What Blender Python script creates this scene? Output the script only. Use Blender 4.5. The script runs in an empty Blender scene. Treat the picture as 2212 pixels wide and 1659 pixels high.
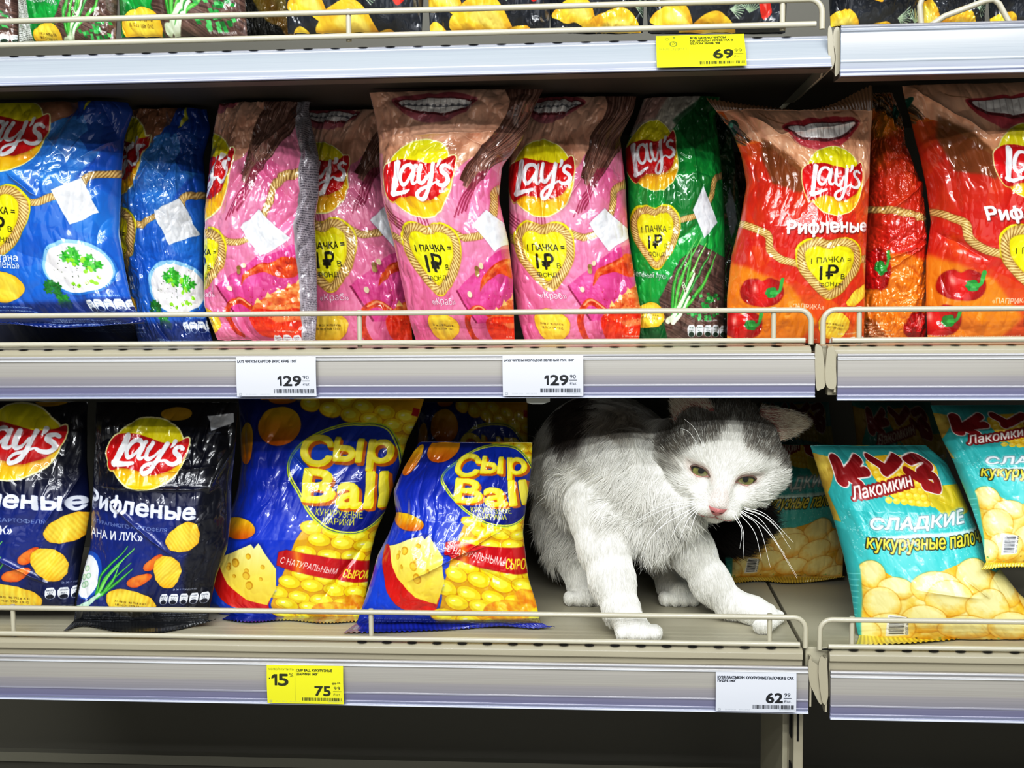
import bpy, math, random
import numpy as np
from mathutils import Vector, Matrix
C = bpy.context.scene.collection
rng = np.random.default_rng(7)
random.seed(7)

# ---------------------------------------------------------------- camera model (measured from the photograph)
CAM = np.array([-0.2021, -1.1802, 0.108]); YAW, PIT, ROL, FPX = -0.0787, 0.0792, -0.0091, 2592.0
FW = np.array([math.sin(YAW)*math.cos(PIT), math.cos(YAW)*math.cos(PIT), -math.sin(PIT)])
_r = np.array([math.cos(YAW), -math.sin(YAW), 0.0]); _u = np.cross(_r, FW)
RT = math.cos(ROL)*_r + math.sin(ROL)*_u
UP = -math.sin(ROL)*_r + math.cos(ROL)*_u
def ray(px, py):
    px = np.asarray(px, float)[..., None]; py = np.asarray(py, float)[..., None]
    return FW + (px-1106)/FPX*RT - (py-829.5)/FPX*UP
def at(px, py, Y):
    r = ray(px, py); return CAM + r*((np.asarray(Y, float)[..., None]-CAM[1])/r[..., 1:2])
def atz(px, py, Z):
    r = ray(px, py); return CAM + r*((Z-CAM[2])/r[..., 2:3])
def mpp(Y): return (Y-CAM[1])/FPX*1.006      # metres per pixel at depth Y

cd = bpy.data.cameras.new('camera'); cam = bpy.data.objects.new('camera', cd); C.objects.link(cam)
cd.sensor_fit = 'HORIZONTAL'; cd.sensor_width = 36; cd.lens = 36*FPX/2212; cd.clip_start = .01
M = Matrix(((RT[0], UP[0], -FW[0], CAM[0]), (RT[1], UP[1], -FW[1], CAM[1]), (RT[2], UP[2], -FW[2], CAM[2]), (0, 0, 0, 1)))
cam.matrix_world = M
bpy.context.scene.camera = cam

def srgb(h):
    if isinstance(h, str):
        h = h.lstrip('#'); h = [int(h[i:i+2], 16)/255 for i in (0, 2, 4)]
    return np.array(h, float)
def lin(c):
    c = np.clip(np.asarray(c, float), 0, 1)
    return np.where(c <= .04045, c/12.92, ((c+.055)/1.055)**2.4)
def rgba(h): return tuple(lin(srgb(h))) + (1.0,)

# ---------------------------------------------------------------- materials
MATS = {}
def mat(name, color='#808080', rough=.5, metal=0.0, coat=0.0, spec=.5, noise=0.0, nscale=30.0, bump=0.0, bscale=60.0, emit=0.0):
    if name in MATS: return MATS[name]
    m = bpy.data.materials.new(name); m.use_nodes = True; nt = m.node_tree; b = nt.nodes['Principled BSDF']
    b.inputs['Roughness'].default_value = rough; b.inputs['Metallic'].default_value = metal
    b.inputs['Coat Weight'].default_value = coat; b.inputs['Coat Roughness'].default_value = .08
    b.inputs['Specular IOR Level'].default_value = spec
    tc = nt.nodes.new('ShaderNodeTexCoord')
    n = nt.nodes.new('ShaderNodeTexNoise'); n.inputs['Scale'].default_value = nscale; n.inputs['Detail'].default_value = 5
    nt.links.new(tc.outputs['Object'], n.inputs['Vector'])
    mx = nt.nodes.new('ShaderNodeMix'); mx.data_type = 'RGBA'
    c = lin(srgb(color)); mx.inputs['A'].default_value = tuple(c*(1-noise))+(1,); mx.inputs['B'].default_value = tuple(np.clip(c*(1+noise), 0, 1))+(1,)
    nt.links.new(n.outputs['Fac'], mx.inputs['Factor']); nt.links.new(mx.outputs['Result'], b.inputs['Base Color'])
    if bump:
        n2 = nt.nodes.new('ShaderNodeTexNoise'); n2.inputs['Scale'].default_value = bscale; n2.inputs['Detail'].default_value = 4
        nt.links.new(tc.outputs['Object'], n2.inputs['Vector'])
        bp = nt.nodes.new('ShaderNodeBump'); bp.inputs['Strength'].default_value = bump; bp.inputs['Distance'].default_value = .002
        nt.links.new(n2.outputs['Fac'], bp.inputs['Height']); nt.links.new(bp.outputs['Normal'], b.inputs['Normal'])
    MATS[name] = m; return m
def colmat(name, rough=.25, coat=.8, bump=.25, bscale=40, coatr=.05, spec=.5, aniso=False):
    """surface colour printed per vertex (attribute 'Print') under a glossy film with fine crumple"""
    m = bpy.data.materials.new(name); m.use_nodes = True; nt = m.node_tree; b = nt.nodes['Principled BSDF']
    a = nt.nodes.new('ShaderNodeAttribute'); a.attribute_name = 'Print'
    nt.links.new(a.outputs['Color'], b.inputs['Base Color'])
    b.inputs['Roughness'].default_value = rough; b.inputs['Coat Weight'].default_value = coat
    b.inputs['Coat Roughness'].default_value = coatr; b.inputs['Specular IOR Level'].default_value = spec
    if bump:
        tc = nt.nodes.new('ShaderNodeTexCoord')
        n = nt.nodes.new('ShaderNodeTexNoise'); n.inputs['Scale'].default_value = bscale; n.inputs['Detail'].default_value = 2; n.inputs['Distortion'].default_value = .6
        nt.links.new(tc.outputs['Object'], n.inputs['Vector'])
        r = nt.nodes.new('ShaderNodeMath'); r.operation = 'SUBTRACT'; r.inputs[1].default_value = .5
        ab = nt.nodes.new('ShaderNodeMath'); ab.operation = 'ABSOLUTE'
        nt.links.new(n.outputs['Fac'], r.inputs[0]); nt.links.new(r.outputs[0], ab.inputs[0])
        bp = nt.nodes.new('ShaderNodeBump'); bp.inputs['Strength'].default_value = bump; bp.inputs['Distance'].default_value = .004
        nt.links.new(ab.outputs[0], bp.inputs['Height'])
        nt.links.new(bp.outputs['Normal'], b.inputs['Normal']); nt.links.new(bp.outputs['Normal'], b.inputs['Coat Normal'])
    return m

# ---------------------------------------------------------------- object helpers
def link(o, parent=None, label=None, cat=None, group=None, kind=None):
    C.objects.link(o)
    if parent is not None: o.parent = parent
    for k, v in (('label', label), ('category', cat), ('group', group), ('kind', kind)):
        if v: o[k] = v
    return o
def thing(name, label, cat, loc=(0, 0, 0), group=None):
    o = bpy.data.objects.new(name, None); o.location = loc; o.empty_display_size = .02
    link(o, None, label, cat, group)
    bpy.context.view_layer.update()
    return o
class MB:
    def __init__(s): s.v = []; s.f = []; s.m = []
    def add(s, v, f, mi=0):
        n = len(s.v); s.v += [tuple(map(float, p)) for p in v]; s.f += [tuple(i+n for i in q) for q in f]; s.m += [mi]*len(f); return s
    def box(s, lo, hi, mi=0):
        x0, y0, z0 = lo; x1, y1, z1 = hi
        return s.add([(x0,y0,z0),(x1,y0,z0),(x1,y1,z0),(x0,y1,z0),(x0,y0,z1),(x1,y0,z1),(x1,y1,z1),(x0,y1,z1)],
              [(0,3,2,1),(4,5,6,7),(0,1,5,4),(1,2,6,5),(2,3,7,6),(3,0,4,7)], mi)
    def extrude_x(s, prof, x0, x1, mi=0, mis=None):
        n = len(prof); v = [(x0, y, z) for y, z in prof]+[(x1, y, z) for y, z in prof]
        f = [(i, (i+1) % n, (i+1) % n+n, i+n) for i in range(n)]
        k = len(s.v); s.v += v; s.f += [tuple(i+k for i in q) for q in f]; s.m += (mis if mis else [mi]*n)
        s.f += [tuple(range(k+n-1, k-1, -1)), tuple(range(k+n, k+2*n))]; s.m += [mi, mi]; return s
    def tube(s, pts, r, seg=10, mi=0, closed=False):
        pts = [Vector(p) for p in pts]; n = len(pts); rr = r if hasattr(r, '__len__') else [r]*n
        v = []; f = []; nrm = None
        for i, p in enumerate(pts):
            t = (pts[min(i+1, n-1)]-pts[max(i-1, 0)]).normalized()
            if nrm is None: nrm = t.orthogonal().normalized()
            nrm = (nrm-t*nrm.dot(t)).normalized(); b = t.cross(nrm)
            for k in range(seg):
                a = 2*math.pi*k/seg; v.append(p+(nrm*math.cos(a)+b*math.sin(a))*rr[i])
        for i in range(n-1):
            for k in range(seg):
                f.append((i*seg+k, i*seg+(k+1) % seg, (i+1)*seg+(k+1) % seg, (i+1)*seg+k))
        f.append(tuple(range(seg-1, -1, -1))); f.append(tuple(range((n-1)*seg, n*seg)))
        return s.add(v, f, mi)
    def build(s, name, mats, parent=None, smooth=None, bevel=0, **kw):
        me = bpy.data.meshes.new(name)
        off = np.array(parent.location) if (parent is not None and parent.type == 'EMPTY') else np.zeros(3)
        if parent is not None and parent.type != 'EMPTY':
            off = np.array(parent.matrix_world.translation)
        me.from_pydata([tuple(np.array(p)-off) for p in s.v], [], s.f)
        for mm in (mats if isinstance(mats, (list, tuple)) else [mats]): me.materials.append(mm)
        me.polygons.foreach_set('material_index', s.m)
        if smooth: me.polygons.foreach_set('use_smooth', [True]*len(s.f)); me.set_sharp_from_angle(angle=smooth)
        me.update()
        o = bpy.data.objects.new(name, me); link(o, parent, **kw)
        if bevel:
            b = o.modifiers.new('bevel', 'BEVEL'); b.width = bevel; b.segments = 2; b.limit_method = 'ANGLE'
        return o
def npmesh(name, V, F, mats, parent=None, col=None, smooth=True, off=None, **kw):
    """fast mesh from numpy quads; V world coordinates"""
    V = np.asarray(V, np.float32)
    o0 = np.array(off if off is not None else (parent.location if parent is not None else (0, 0, 0)), np.float32)
    me = bpy.data.meshes.new(name); F = np.asarray(F, np.int32); k = F.shape[1]
    me.vertices.add(len(V)); me.vertices.foreach_set('co', (V-o0).ravel())
    me.loops.add(F.size); me.loops.foreach_set('vertex_index', F.ravel())
    me.polygons.add(len(F)); me.polygons.foreach_set('loop_start', np.arange(0, F.size, k, dtype=np.int32))
    if smooth: me.polygons.foreach_set('use_smooth', np.ones(len(F), bool))
    me.update(calc_edges=True); me.validate()
    if col is not None:
        a = me.color_attributes.new('Print', 'FLOAT_COLOR', 'POINT')
        cc = np.ones((len(V), 4), np.float32); cc[:, :3] = lin(col); a.data.foreach_set('color', cc.ravel())
    for mm in (mats if isinstance(mats, (list, tuple)) else [mats]): me.materials.append(mm)
    o = bpy.data.objects.new(name, me); link(o, parent, **kw); return o
def catmull(pts, n=8, closed=False):
    P = np.asarray(pts, float)
    if closed: P = np.vstack([P[-1], P, P[0], P[1]])
    else: P = np.vstack([2*P[0]-P[1], P, 2*P[-1]-P[-2]])
    out = []
    t = np.linspace(0, 1, n, endpoint=False)[:, None]
    for i in range(1, len(P)-2):
        a, b, c, d = P[i-1], P[i], P[i+1], P[i+2]
        out.append(.5*((2*b)+(-a+c)*t+(2*a-5*b+4*c-d)*t**2+(-a+3*b-3*c+d)*t**3))
    out = np.vstack(out)
    if not closed: out = np.vstack([out, P[-2]])
    return out
_lat = np.random.default_rng(3).random((64, 64)).astype(np.float32)
def vnoise(x, y, seed=0):
    x = np.asarray(x, np.float32)+seed*17.31; y = np.asarray(y, np.float32)+seed*9.77
    xi = np.floor(x).astype(int); yi = np.floor(y).astype(int); fx = x-xi; fy = y-yi
    fx = fx*fx*fx*(fx*(fx*6-15)+10); fy = fy*fy*fy*(fy*(fy*6-15)+10)
    g = lambda a, b: _lat[a & 63, b & 63]
    return (g(xi, yi)*(1-fx)+g(xi+1, yi)*fx)*(1-fy)+(g(xi, yi+1)*(1-fx)+g(xi+1, yi+1)*fx)*fy
def fbm(x, y, seed=0, o=4):
    s = 0; a = .5; t = 0
    for i in range(o): s = s+a*vnoise(x*2**i, y*2**i, seed+i*5); t += a; a *= .5
    return s/t

def pnoise(x, y, seed=0):
    """lattice-free noise: mean of three rotated value noises, stretched back to full range"""
    s = 0
    for k, a in enumerate((.55, 1.63, 2.71)):
        c_, s_ = math.cos(a+seed*.37), math.sin(a+seed*.37); s = s+vnoise(x*c_-y*s_+k*3.1, x*s_+y*c_-k*7.7, seed+k*13)
    return np.clip((s/3-.5)*1.7+.5, 0, 1)
# ================================================================ SHELVING
beige = mat('painted_steel', '#a39d8a', .42, noise=.04, nscale=18, coat=.15, bump=.05, bscale=400)
beige_d = mat('painted_steel_board', '#b4af9b', .45, noise=.07, nscale=12, bump=.05, bscale=300)
under_m = mat('shelf_underside_shade', '#3b352d', .6, noise=.1)  # same steel painted darker, standing in for shade below the boards
hole_m = mat('dark_hole', '#0a0806', .9)
wirem = mat('wire_enamel', '#b9b4a1', .32, noise=.03, coat=.4)
def strip_mat(name, stops, z0, z1):
    m = bpy.data.materials.new(name); m.use_nodes = True; nt = m.node_tree; b = nt.nodes['Principled BSDF']
    g = nt.nodes.new('ShaderNodeAttribute'); g.attribute_name = 'Height'
    r = nt.nodes.new('ShaderNodeValToRGB'); e = r.color_ramp.elements
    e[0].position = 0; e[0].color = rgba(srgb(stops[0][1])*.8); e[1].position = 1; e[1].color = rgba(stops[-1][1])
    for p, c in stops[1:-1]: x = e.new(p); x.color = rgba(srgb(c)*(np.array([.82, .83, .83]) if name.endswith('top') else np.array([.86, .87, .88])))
    nt.links.new(g.outputs['Fac'], r.inputs['Fac'])
    tc = nt.nodes.new('ShaderNodeTexCoord'); mp = nt.nodes.new('ShaderNodeMapping'); mp.inputs['Scale'].default_value = (2, 60, 900)
    n = nt.nodes.new('ShaderNodeTexNoise'); n.inputs['Scale'].default_value = 1.5; n.inputs['Detail'].default_value = 4
    nt.links.new(tc.outputs['Object'], mp.inputs['Vector']); nt.links.new(mp.outputs['Vector'], n.inputs['Vector'])
    mx = nt.nodes.new('ShaderNodeMix'); mx.data_type = 'RGBA'; mx.blend_type = 'MULTIPLY'; mx.inputs['Factor'].default_value = .35; 
    nt.links.new(r.outputs['Color'], mx.inputs['A'])
    cr = nt.nodes.new('ShaderNodeValToRGB'); cr.color_ramp.elements[0].position = .3; cr.color_ramp.elements[0].color = (.6, .6, .62, 1); cr.color_ramp.elements[1].position = .7
    nt.links.new(n.outputs['Fac'], cr.inputs['Fac']); nt.links.new(cr.outputs['Color'], mx.inputs['B'])
    nt.links.new(mx.outputs['Result'], b.inputs['Base Color'])
    b.inputs['Roughness'].default_value = .28; b.inputs['Coat Weight'].default_value = .6; b.inputs['Coat Roughness'].default_value = .12
    return m
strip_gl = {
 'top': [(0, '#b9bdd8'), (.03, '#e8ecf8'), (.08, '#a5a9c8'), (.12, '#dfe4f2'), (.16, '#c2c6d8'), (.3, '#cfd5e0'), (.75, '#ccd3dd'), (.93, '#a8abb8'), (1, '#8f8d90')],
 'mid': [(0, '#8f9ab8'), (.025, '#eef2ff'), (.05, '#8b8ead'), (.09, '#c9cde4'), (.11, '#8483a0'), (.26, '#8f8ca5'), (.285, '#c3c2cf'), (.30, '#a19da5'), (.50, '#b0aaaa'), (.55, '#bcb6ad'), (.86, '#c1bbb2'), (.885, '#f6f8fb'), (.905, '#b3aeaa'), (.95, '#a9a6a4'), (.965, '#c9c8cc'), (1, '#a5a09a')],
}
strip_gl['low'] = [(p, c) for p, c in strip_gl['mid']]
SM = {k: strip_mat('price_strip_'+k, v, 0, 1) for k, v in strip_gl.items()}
def strip(x0, x1, yb, zb, h, tilt, parent, key):
    """extruded clear label holder: fine profile with ridges; bottom edge at (yb, zb)"""
    prof = []
    s = np.linspace(0, 1, 60)
    for t in s:
        bulge = -.0022*math.exp(-((t-.02)/.02)**2)-.0016*math.exp(-((t-.10)/.012)**2)-.0012*math.exp(-((t-.285)/.01)**2)-.0020*math.exp(-((t-.885)/.012)**2)-.001*math.exp(-((t-.965)/.01)**2)-.0012*math.sin(math.pi*t)
        prof.append((yb+h*t*math.sin(tilt)+bulge*math.cos(tilt), zb+h*t*math.cos(tilt)+bulge*math.sin(tilt)*-1, t))
    nx = 2; V = []; F = []; Hh = []
    for x in (x0, x1):
        for (y, z, t) in prof: V.append((x, y, z)); Hh.append(t)
        for (y, z, t) in reversed(prof): V.append((x, y+.004, z)); Hh.append(t)
    n = 120
    F = [(i, (i+1) % n, (i+1) % n+n, i+n)[::-1] for i in range(n)]
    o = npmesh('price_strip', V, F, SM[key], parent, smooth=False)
    a = o.data.attributes.new('Height', 'FLOAT', 'POINT'); a.data.foreach_set('value', np.array(Hh, np.float32))
    cap = MB(); 
    return o
def bracket(xp, poly, yf, zt, zb, parent):
    """folded steel end hook: a side plate running back under the shelf and a rounded front flange"""
    m = MB(); w = .0018
    prof = [(yf, zt), (yf, zb+.008), (yf+.008, zb+.006), (yf+.03, zb+.014), (yf+.055, zt-.024), (yf+.22, zt-.022), (yf+.30, zt-.012), (yf+.30, zt-.002), (yf+.01, zt-.001)]
    m.extrude_x(prof, xp-w/2, xp+w/2)
    P = catmull(np.array(poly, float), 4, True); q = at(P[:, 0], P[:, 1], yf-.001); n = len(q)
    v = [tuple(p) for p in q]+[(p[0], p[1]+.0018, p[2]) for p in q]
    m.add(v, [tuple(range(n-1, -1, -1)), tuple(range(n, 2*n))]+[(i, (i+1) % n, (i+1) % n+n, i+n) for i in range(n)])
    return m.build('end_bracket', beige, parent, smooth=.6)
HOOKS = {('mid', 1): (.0035, [(1761, 750), (1771, 747), (1776, 754), (1783, 808), (1782, 834), (1773, 841), (1763, 836)]),
 ('mid', 0): (.0180, [(1787, 756), (1794, 749), (1802, 752), (1806, 800), (1806, 834), (1796, 841), (1785, 832), (1783, 800)]),
 ('low', 1): (.0020, [(1747, 1426), (1757, 1430), (1768, 1440), (1776, 1470), (1780, 1504), (1776, 1520), (1769, 1518), (1756, 1492), (1748, 1470)]),
 ('low', 0): (.0170, [(1772, 1420), (1781, 1422), (1787, 1438), (1789, 1498), (1786, 1516), (1780, 1522), (1774, 1505), (1768, 1450)]),
 ('top', 1): (.0015, [(1789, 62), (1796, 60), (1801, 98), (1803, 130), (1799, 146), (1793, 148), (1789, 110)]),
 ('top', 0): (.0060, [(1802, 64), (1812, 60), (1816, 98), (1816, 145), (1808, 163), (1803, 160), (1805, 120), (1800, 90)])}
def shelf(label, x0, x1, yf, zs, stripspec, key, depth=.46, holes=True, ends=(1, 1), thick=.022):
    t = thing('shelf', label, 'shelf', ((x0+x1)/2, yf+.1, zs), 'white beige metal shelves of the two bays')
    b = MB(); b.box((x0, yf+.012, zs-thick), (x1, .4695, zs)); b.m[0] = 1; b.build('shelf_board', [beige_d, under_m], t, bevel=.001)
    l = MB(); r = .010; pr = []
    for a in np.linspace(0, 1, 9):       # rounded front nose
        th = math.pi/2*a; pr.append((yf+r-r*math.sin(th)*1.0, zs-.0145+.0145*math.cos(th)*1.0 if a < .5 else zs-.0145+.0145*math.cos(th)))
    pr = [(yf+.014, zs+.0004), (yf+.006, zs+.0004), (yf+.002, zs-.001), (yf-.001, zs-.004), (yf-.001, zs-.010), (yf+.003, zs-.0125), (yf+.003, zs-.0175), (yf+.004, zs-.048 if key != 'top' else zs-.03), (yf+.014, zs-.048 if key != 'top' else zs-.028)]
    l.extrude_x(pr, x0 if x0 < -.5 else {'low': .0205, 'mid': .0125, 'top': x0}[key], x1); l.build('front_lip', beige, t, smooth=.9, bevel=.0004)
    if holes:
        h = MB()
        for x in np.arange(x0+.02, x1-.01, .0262):
            if x < -.46 and key == 'low': continue
            n = 14; v = [(x+.0052*math.cos(2*math.pi*k/n), yf+.0032+.0034*math.sin(2*math.pi*k/n), zs+.0008) for k in range(n)]
            h.add(v, [tuple(range(n))])
        h.build('slot_row', hole_m, t)
    sx0, sx1, yb, zb, hh, tl = stripspec
    strip(sx0, sx1, yb, zb, hh, tl, t, key)
    if key == 'top':   # return flange beneath a tilted strip, its shade painted in the colour
        u = MB(); u.extrude_x([(yb+.004, zb), (yb+.034, zb+.001), (yb+.034, zb+.010), (yb+.006, zb+.006)], x0, sx1); u.build('lower_flange', mat('flange_shade', '#5e554b', .5), t)
    for k in (0, 1):
        if ends[k]: xp, pl = HOOKS[(key, k)]; bracket(xp, pl, yb-.001 if key != 'top' else -.058, zs-.006, zb, t)
    return t
ZM, ZB, ZT = .0500, -.2570, .3350
shelf('long left middle shelf carrying the blue, pink, green and orange crisp bags', -1.0, -.004, 0.0, ZM, (-1.0, -.0005, -.001, 0.0, .0435, 0), 'mid', ends=(0, 1))
shelf('right middle shelf under the two rightmost orange bags', .008, .6, 0.0, ZM, (.0205, .6, -.003, -.0028, .0455, 0), 'mid', ends=(1, 0))
shelf('long left lower shelf the cat is standing on', -1.0, -.0055, .022, ZB, (-1.0, 0, .0205, -.3226, .0485, 0), 'low', ends=(0, 1))
shelf('right lower shelf under the turquoise corn stick bags', -.0015, .6, .020, ZB-.0005, (.0215, .6, .018, -.3272, .0500, 0), 'low', ends=(1, 0))
shelf('upper left shelf with a tilted strip and the yellow 69,99 tag', -1.0, -.002, -.045, ZT, (-1.0, 0, -.067, .303, .042, .66), 'top', ends=(0, 1))
shelf('upper right shelf with an upright empty strip', .008, .6, -.045, ZT+.003, (.0078, .6, -.067, .2946, .0455, 0.0), 'top', ends=(1, 0))
# bracket hook pair standing at the lower joint belongs to the right lower shelf
# ---------------------------------------------------------------- wire guards
def guard(label, x0, x1, y, zlo, zhi, posts, ends, r=.0027, drop=0):
    t = thing('wire_guard', label, 'shelf guard', ((x0+x1)/2, y, zlo), 'beige wire guards along the shelf fronts')
    R = .012; pts = []
    if ends[0]:
        pts += [(x0, y, zlo-.004)]+[(x0+R-R*math.cos(a), y, zhi-R+R*math.sin(a)) for a in np.linspace(0, math.pi/2, 7)]
    else: pts += [(x0, y, zhi)]
    if ends[1]:
        pts += [(x1-R+R*math.sin(a), y, zhi-R+R*math.cos(a)) for a in np.linspace(0, math.pi/2, 7)]+[(x1, y, zlo-.004)]
    else: pts += [(x1, y, zhi)]
    MB().tube(pts, r, 12).build('top_wire', wirem, t, smooth=1)
    MB().tube([(x0+(.008 if ends[0] else 0), y-.003, zlo), (x1-(.006 if ends[1] else 0), y-.003, zlo)], r, 12).build('bottom_wire', wirem, t, smooth=1)
    for p in posts:
        MB().tube([(p, y+.002, zlo-.004), (p, y+.002, zhi+.003)], r*.95, 12).build('post', wirem, t, smooth=1)
    return t
X = lambda px, py, Y: float(at(px, py, Y)[0])
guard('wire guard in front of the blue and pink bags on the long middle shelf', -1.0, X(1752, 700, .006), .006, ZM+.0055, .0850, [X(776, 700, .006), X(1672, 700, .006), X(-300, 700, .006)], (0, 1))
guard('wire guard of the right middle shelf before the rightmost orange bags', X(1778, 700, .004), .6, .004, ZM+.0055, .0850, [X(1857, 700, .004), .35], (1, 0))
guard('wire guard across the lower shelf in front of the cat paws', -1.0, X(1740, 1360, .028), .028, ZB+.0045, -.2255, [X(801, 1350, .028), X(27, 1350, .028), X(1663, 1350, .028)], (0, 1))
guard('wire guard of the right lower shelf before the turquoise bags', X(1771, 1360, .026), .6, .026, ZB+.0035, -.2268, [X(1841, 1360, .026), .35], (1, 0))
guard('wire guard of the upper left shelf before the green and black bags', -1.0, X(1776, 40, -.038), -.038, ZT+.0120, .3700, [X(752, 40, -.038), X(1691, 30, -.038)], (0, 1))
tl = thing('wire_guard', 'bent wire end loops of the upper right shelf at the top edge', 'shelf guard', tuple(at(2060, 50, -.03)), 'beige wire guards along the shelf fronts')
y_ = -.035
MB().tube([at(1990, 52, y_), at(1987, 12, y_), at(1993, -6, y_), at(2010, -16, y_), at(2100, -22, y_+.05)], .0027, 12).build('front_wire', wirem, tl, smooth=1)
MB().tube([at(2003, 60, y_), at(2040, 35, y_), at(2128, 2, y_), at(2146, -1, y_), at(2158, 8, y_), at(2182, 52, y_)], .0027, 12).build('angled_wire', wirem, tl, smooth=1)
# ---------------------------------------------------------------- back panel, upright, deck
bk = MB(); bk.box((-1.2, .47, -.62), (.9, .48, .75)); bk.build('wall_back', mat('back_panel', '#57554b', .5, noise=.05, nscale=9), kind='structure')
bs = MB(); bs.box((-1.2, .455, -.571), (.9, .47, -.557)); bs.build('trim_1', mat('back_panel_rail', '#7d7b6e', .45), kind='structure')
fl = MB(); fl.box((-2.5, -3.0, -.90), (2.5, .5, -.88)); fl.build('floor', mat('shop_floor', '#a5a39a', .35, noise=.1, nscale=4), kind='structure')
sd = MB(); sd.box((.9, -.1, -.88), (.91, .48, .75)); sd.build('wall_right', MATS['back_panel'], kind='structure')
sd = MB(); sd.box((-1.21, -.1, -.88), (-1.2, .48, .75)); sd.build('wall_left', MATS['back_panel'], kind='structure')
dk = thing('base_plinth', 'dark lower kick panel behind the empty space under the lower shelf', 'panel', (-.2, .4, -.6))
MB().box((-1.2, .10, -.88), (.9, .46, -.60)).build('plinth_box', beige_d, dk, bevel=.002)
up = thing('upright_post', 'slotted beige steel upright under the shelf joint', 'post', (-.01, .1, -.5))
q = MB(); xr = X(1735, 1600, .07); xm = X(1716, 1600, .07)
q.box((xm-.001, .07, -.60), (xr, .10, -.306)).box((xm-.002, .10, -.60), (xm+.001, .30, -.306))
q.build('upright_body', beige, up, bevel=.001)
for z in (-.500, -.435, -.37):
    q = MB(); q.box((xm+.0025, .0692, z), (xm+.0045, .0702, z+.034))
    q.build('slot', hole_m, up); q = MB(); q.box((xm-.0023, .078, z), (xm-.0016, .092, z+.036)); q.build('slot', hole_m, up)

q = MB(); q.box((xm-.008, .10, -.60), (xm-.002, .28, -.308)); q.build('side_plate', beige_d, up, bevel=.001)

# ================================================================ LIGHT
def area(name, loc, rot, sx, sy, e, col=(1, 1, 1)):
    l = bpy.data.lights.new(name, 'AREA'); l.shape = 'RECTANGLE'; l.size = sx; l.size_y = sy; l.energy = e; l.color = col
    o = bpy.data.objects.new(name, l); C.objects.link(o); o.location = loc; o.rotation_euler = rot; return o
def aim(o, tgt):
    d = Vector(tgt)-o.location; o.rotation_euler = d.to_track_quat('-Z', 'Y').to_euler()
for (y, z, e) in ((-.62, 1.10, 4), (-1.05, 1.25, 11), (-1.5, 1.35, 17), (-2.05, 1.35, 25), (-2.7, 1.35, 32), (-3.5, 1.45, 37)):
    o = area('ceiling_tube_light', (-.25, y, z), (0, 0, 0), 3.0, .07, e, (.97, .99, 1)); aim(o, (-.2, .05, -.1))
o = area('aisle_bounce_light', (-.2, -2.6, .1), (0, 0, 0), 2.4, 1.0, 7, (1, .99, .97)); aim(o, (-.2, 0, -.1))
w = bpy.data.worlds.new('world'); bpy.context.scene.world = w; w.use_nodes = True
w.node_tree.nodes['Background'].inputs[0].default_value = (.75, .8, .85, 1); w.node_tree.nodes['Background'].inputs[1].default_value = .06
sc = bpy.context.scene
sc.view_settings.view_transform = 'Standard'; sc.view_settings.look = 'None'; sc.view_settings.exposure = 0.0
sc.cycles.max_bounces = 6; sc.cycles.diffuse_bounces = 3; sc.cycles.glossy_bounces = 3
sc.cycles.use_denoising = True
sc.cycles.use_adaptive_sampling = True; sc.cycles.adaptive_threshold = .02

cm = sc.view_settings; cm.use_curve_mapping = True; cv = cm.curve_mapping.curves[3]
for p in ((.10, .070), (.30, .275), (.60, .64), (.82, .875)): cv.points.new(*p)
cm.curve_mapping.update()
# ================================================================ PRINTING: flat artwork drawn once per product
_txt = {}
def text_segs(s, bold=0.0, shear=0.0):
    """edges (x0,y0,x1,y1) of a text's outline, unit: cap height ~1, origin lower left"""
    bold = 0.0; k = (s, bold, shear)
    if k in _txt: return _txt[k]
    c = bpy.data.curves.new('t', 'FONT'); c.body = s; c.offset = bold; c.shear = shear; c.resolution_u = 3; c.size = 1; c.fill_mode = 'NONE'
    o = bpy.data.objects.new('t', c); C.objects.link(o); bpy.context.view_layer.update()
    me = o.to_mesh(); n = len(me.vertices); v = np.zeros(n*3, np.float32); me.vertices.foreach_get('co', v); v = v.reshape(-1, 3)[:, :2]
    E = np.zeros(len(me.edges)*2, np.int32); me.edges.foreach_get('vertices', E); E = E.reshape(-1, 2)
    seg = np.hstack([v[E[:, 0]], v[E[:, 1]]]) if len(E) else np.zeros((0, 4))
    # chain the edges into closed loops so that every contour keeps one direction
    nxt = {}
    for a_, b_ in E: nxt.setdefault(int(a_), []).append(int(b_)); nxt.setdefault(int(b_), []).append(int(a_))
    seen = set(); out = []
    for st in range(n):
        if st in seen or st not in nxt: continue
        loop = [st]; seen.add(st); cur = st; fwd = [w for w in nxt[st] if w == st+1] or nxt[st]
        cur = fwd[0]
        while cur not in seen:
            loop.append(cur); seen.add(cur); c2 = [w for w in nxt[cur] if w not in seen]
            if not c2: break
            cur = c2[0]
        P_ = v[loop]; out.append(np.hstack([P_, np.roll(P_, -1, 0)]))
    seg = np.vstack(out) if out else np.zeros((0, 4))
    o.to_mesh_clear(); bpy.data.objects.remove(o); bpy.data.curves.remove(c)
    _txt[k] = seg; return seg
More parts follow.
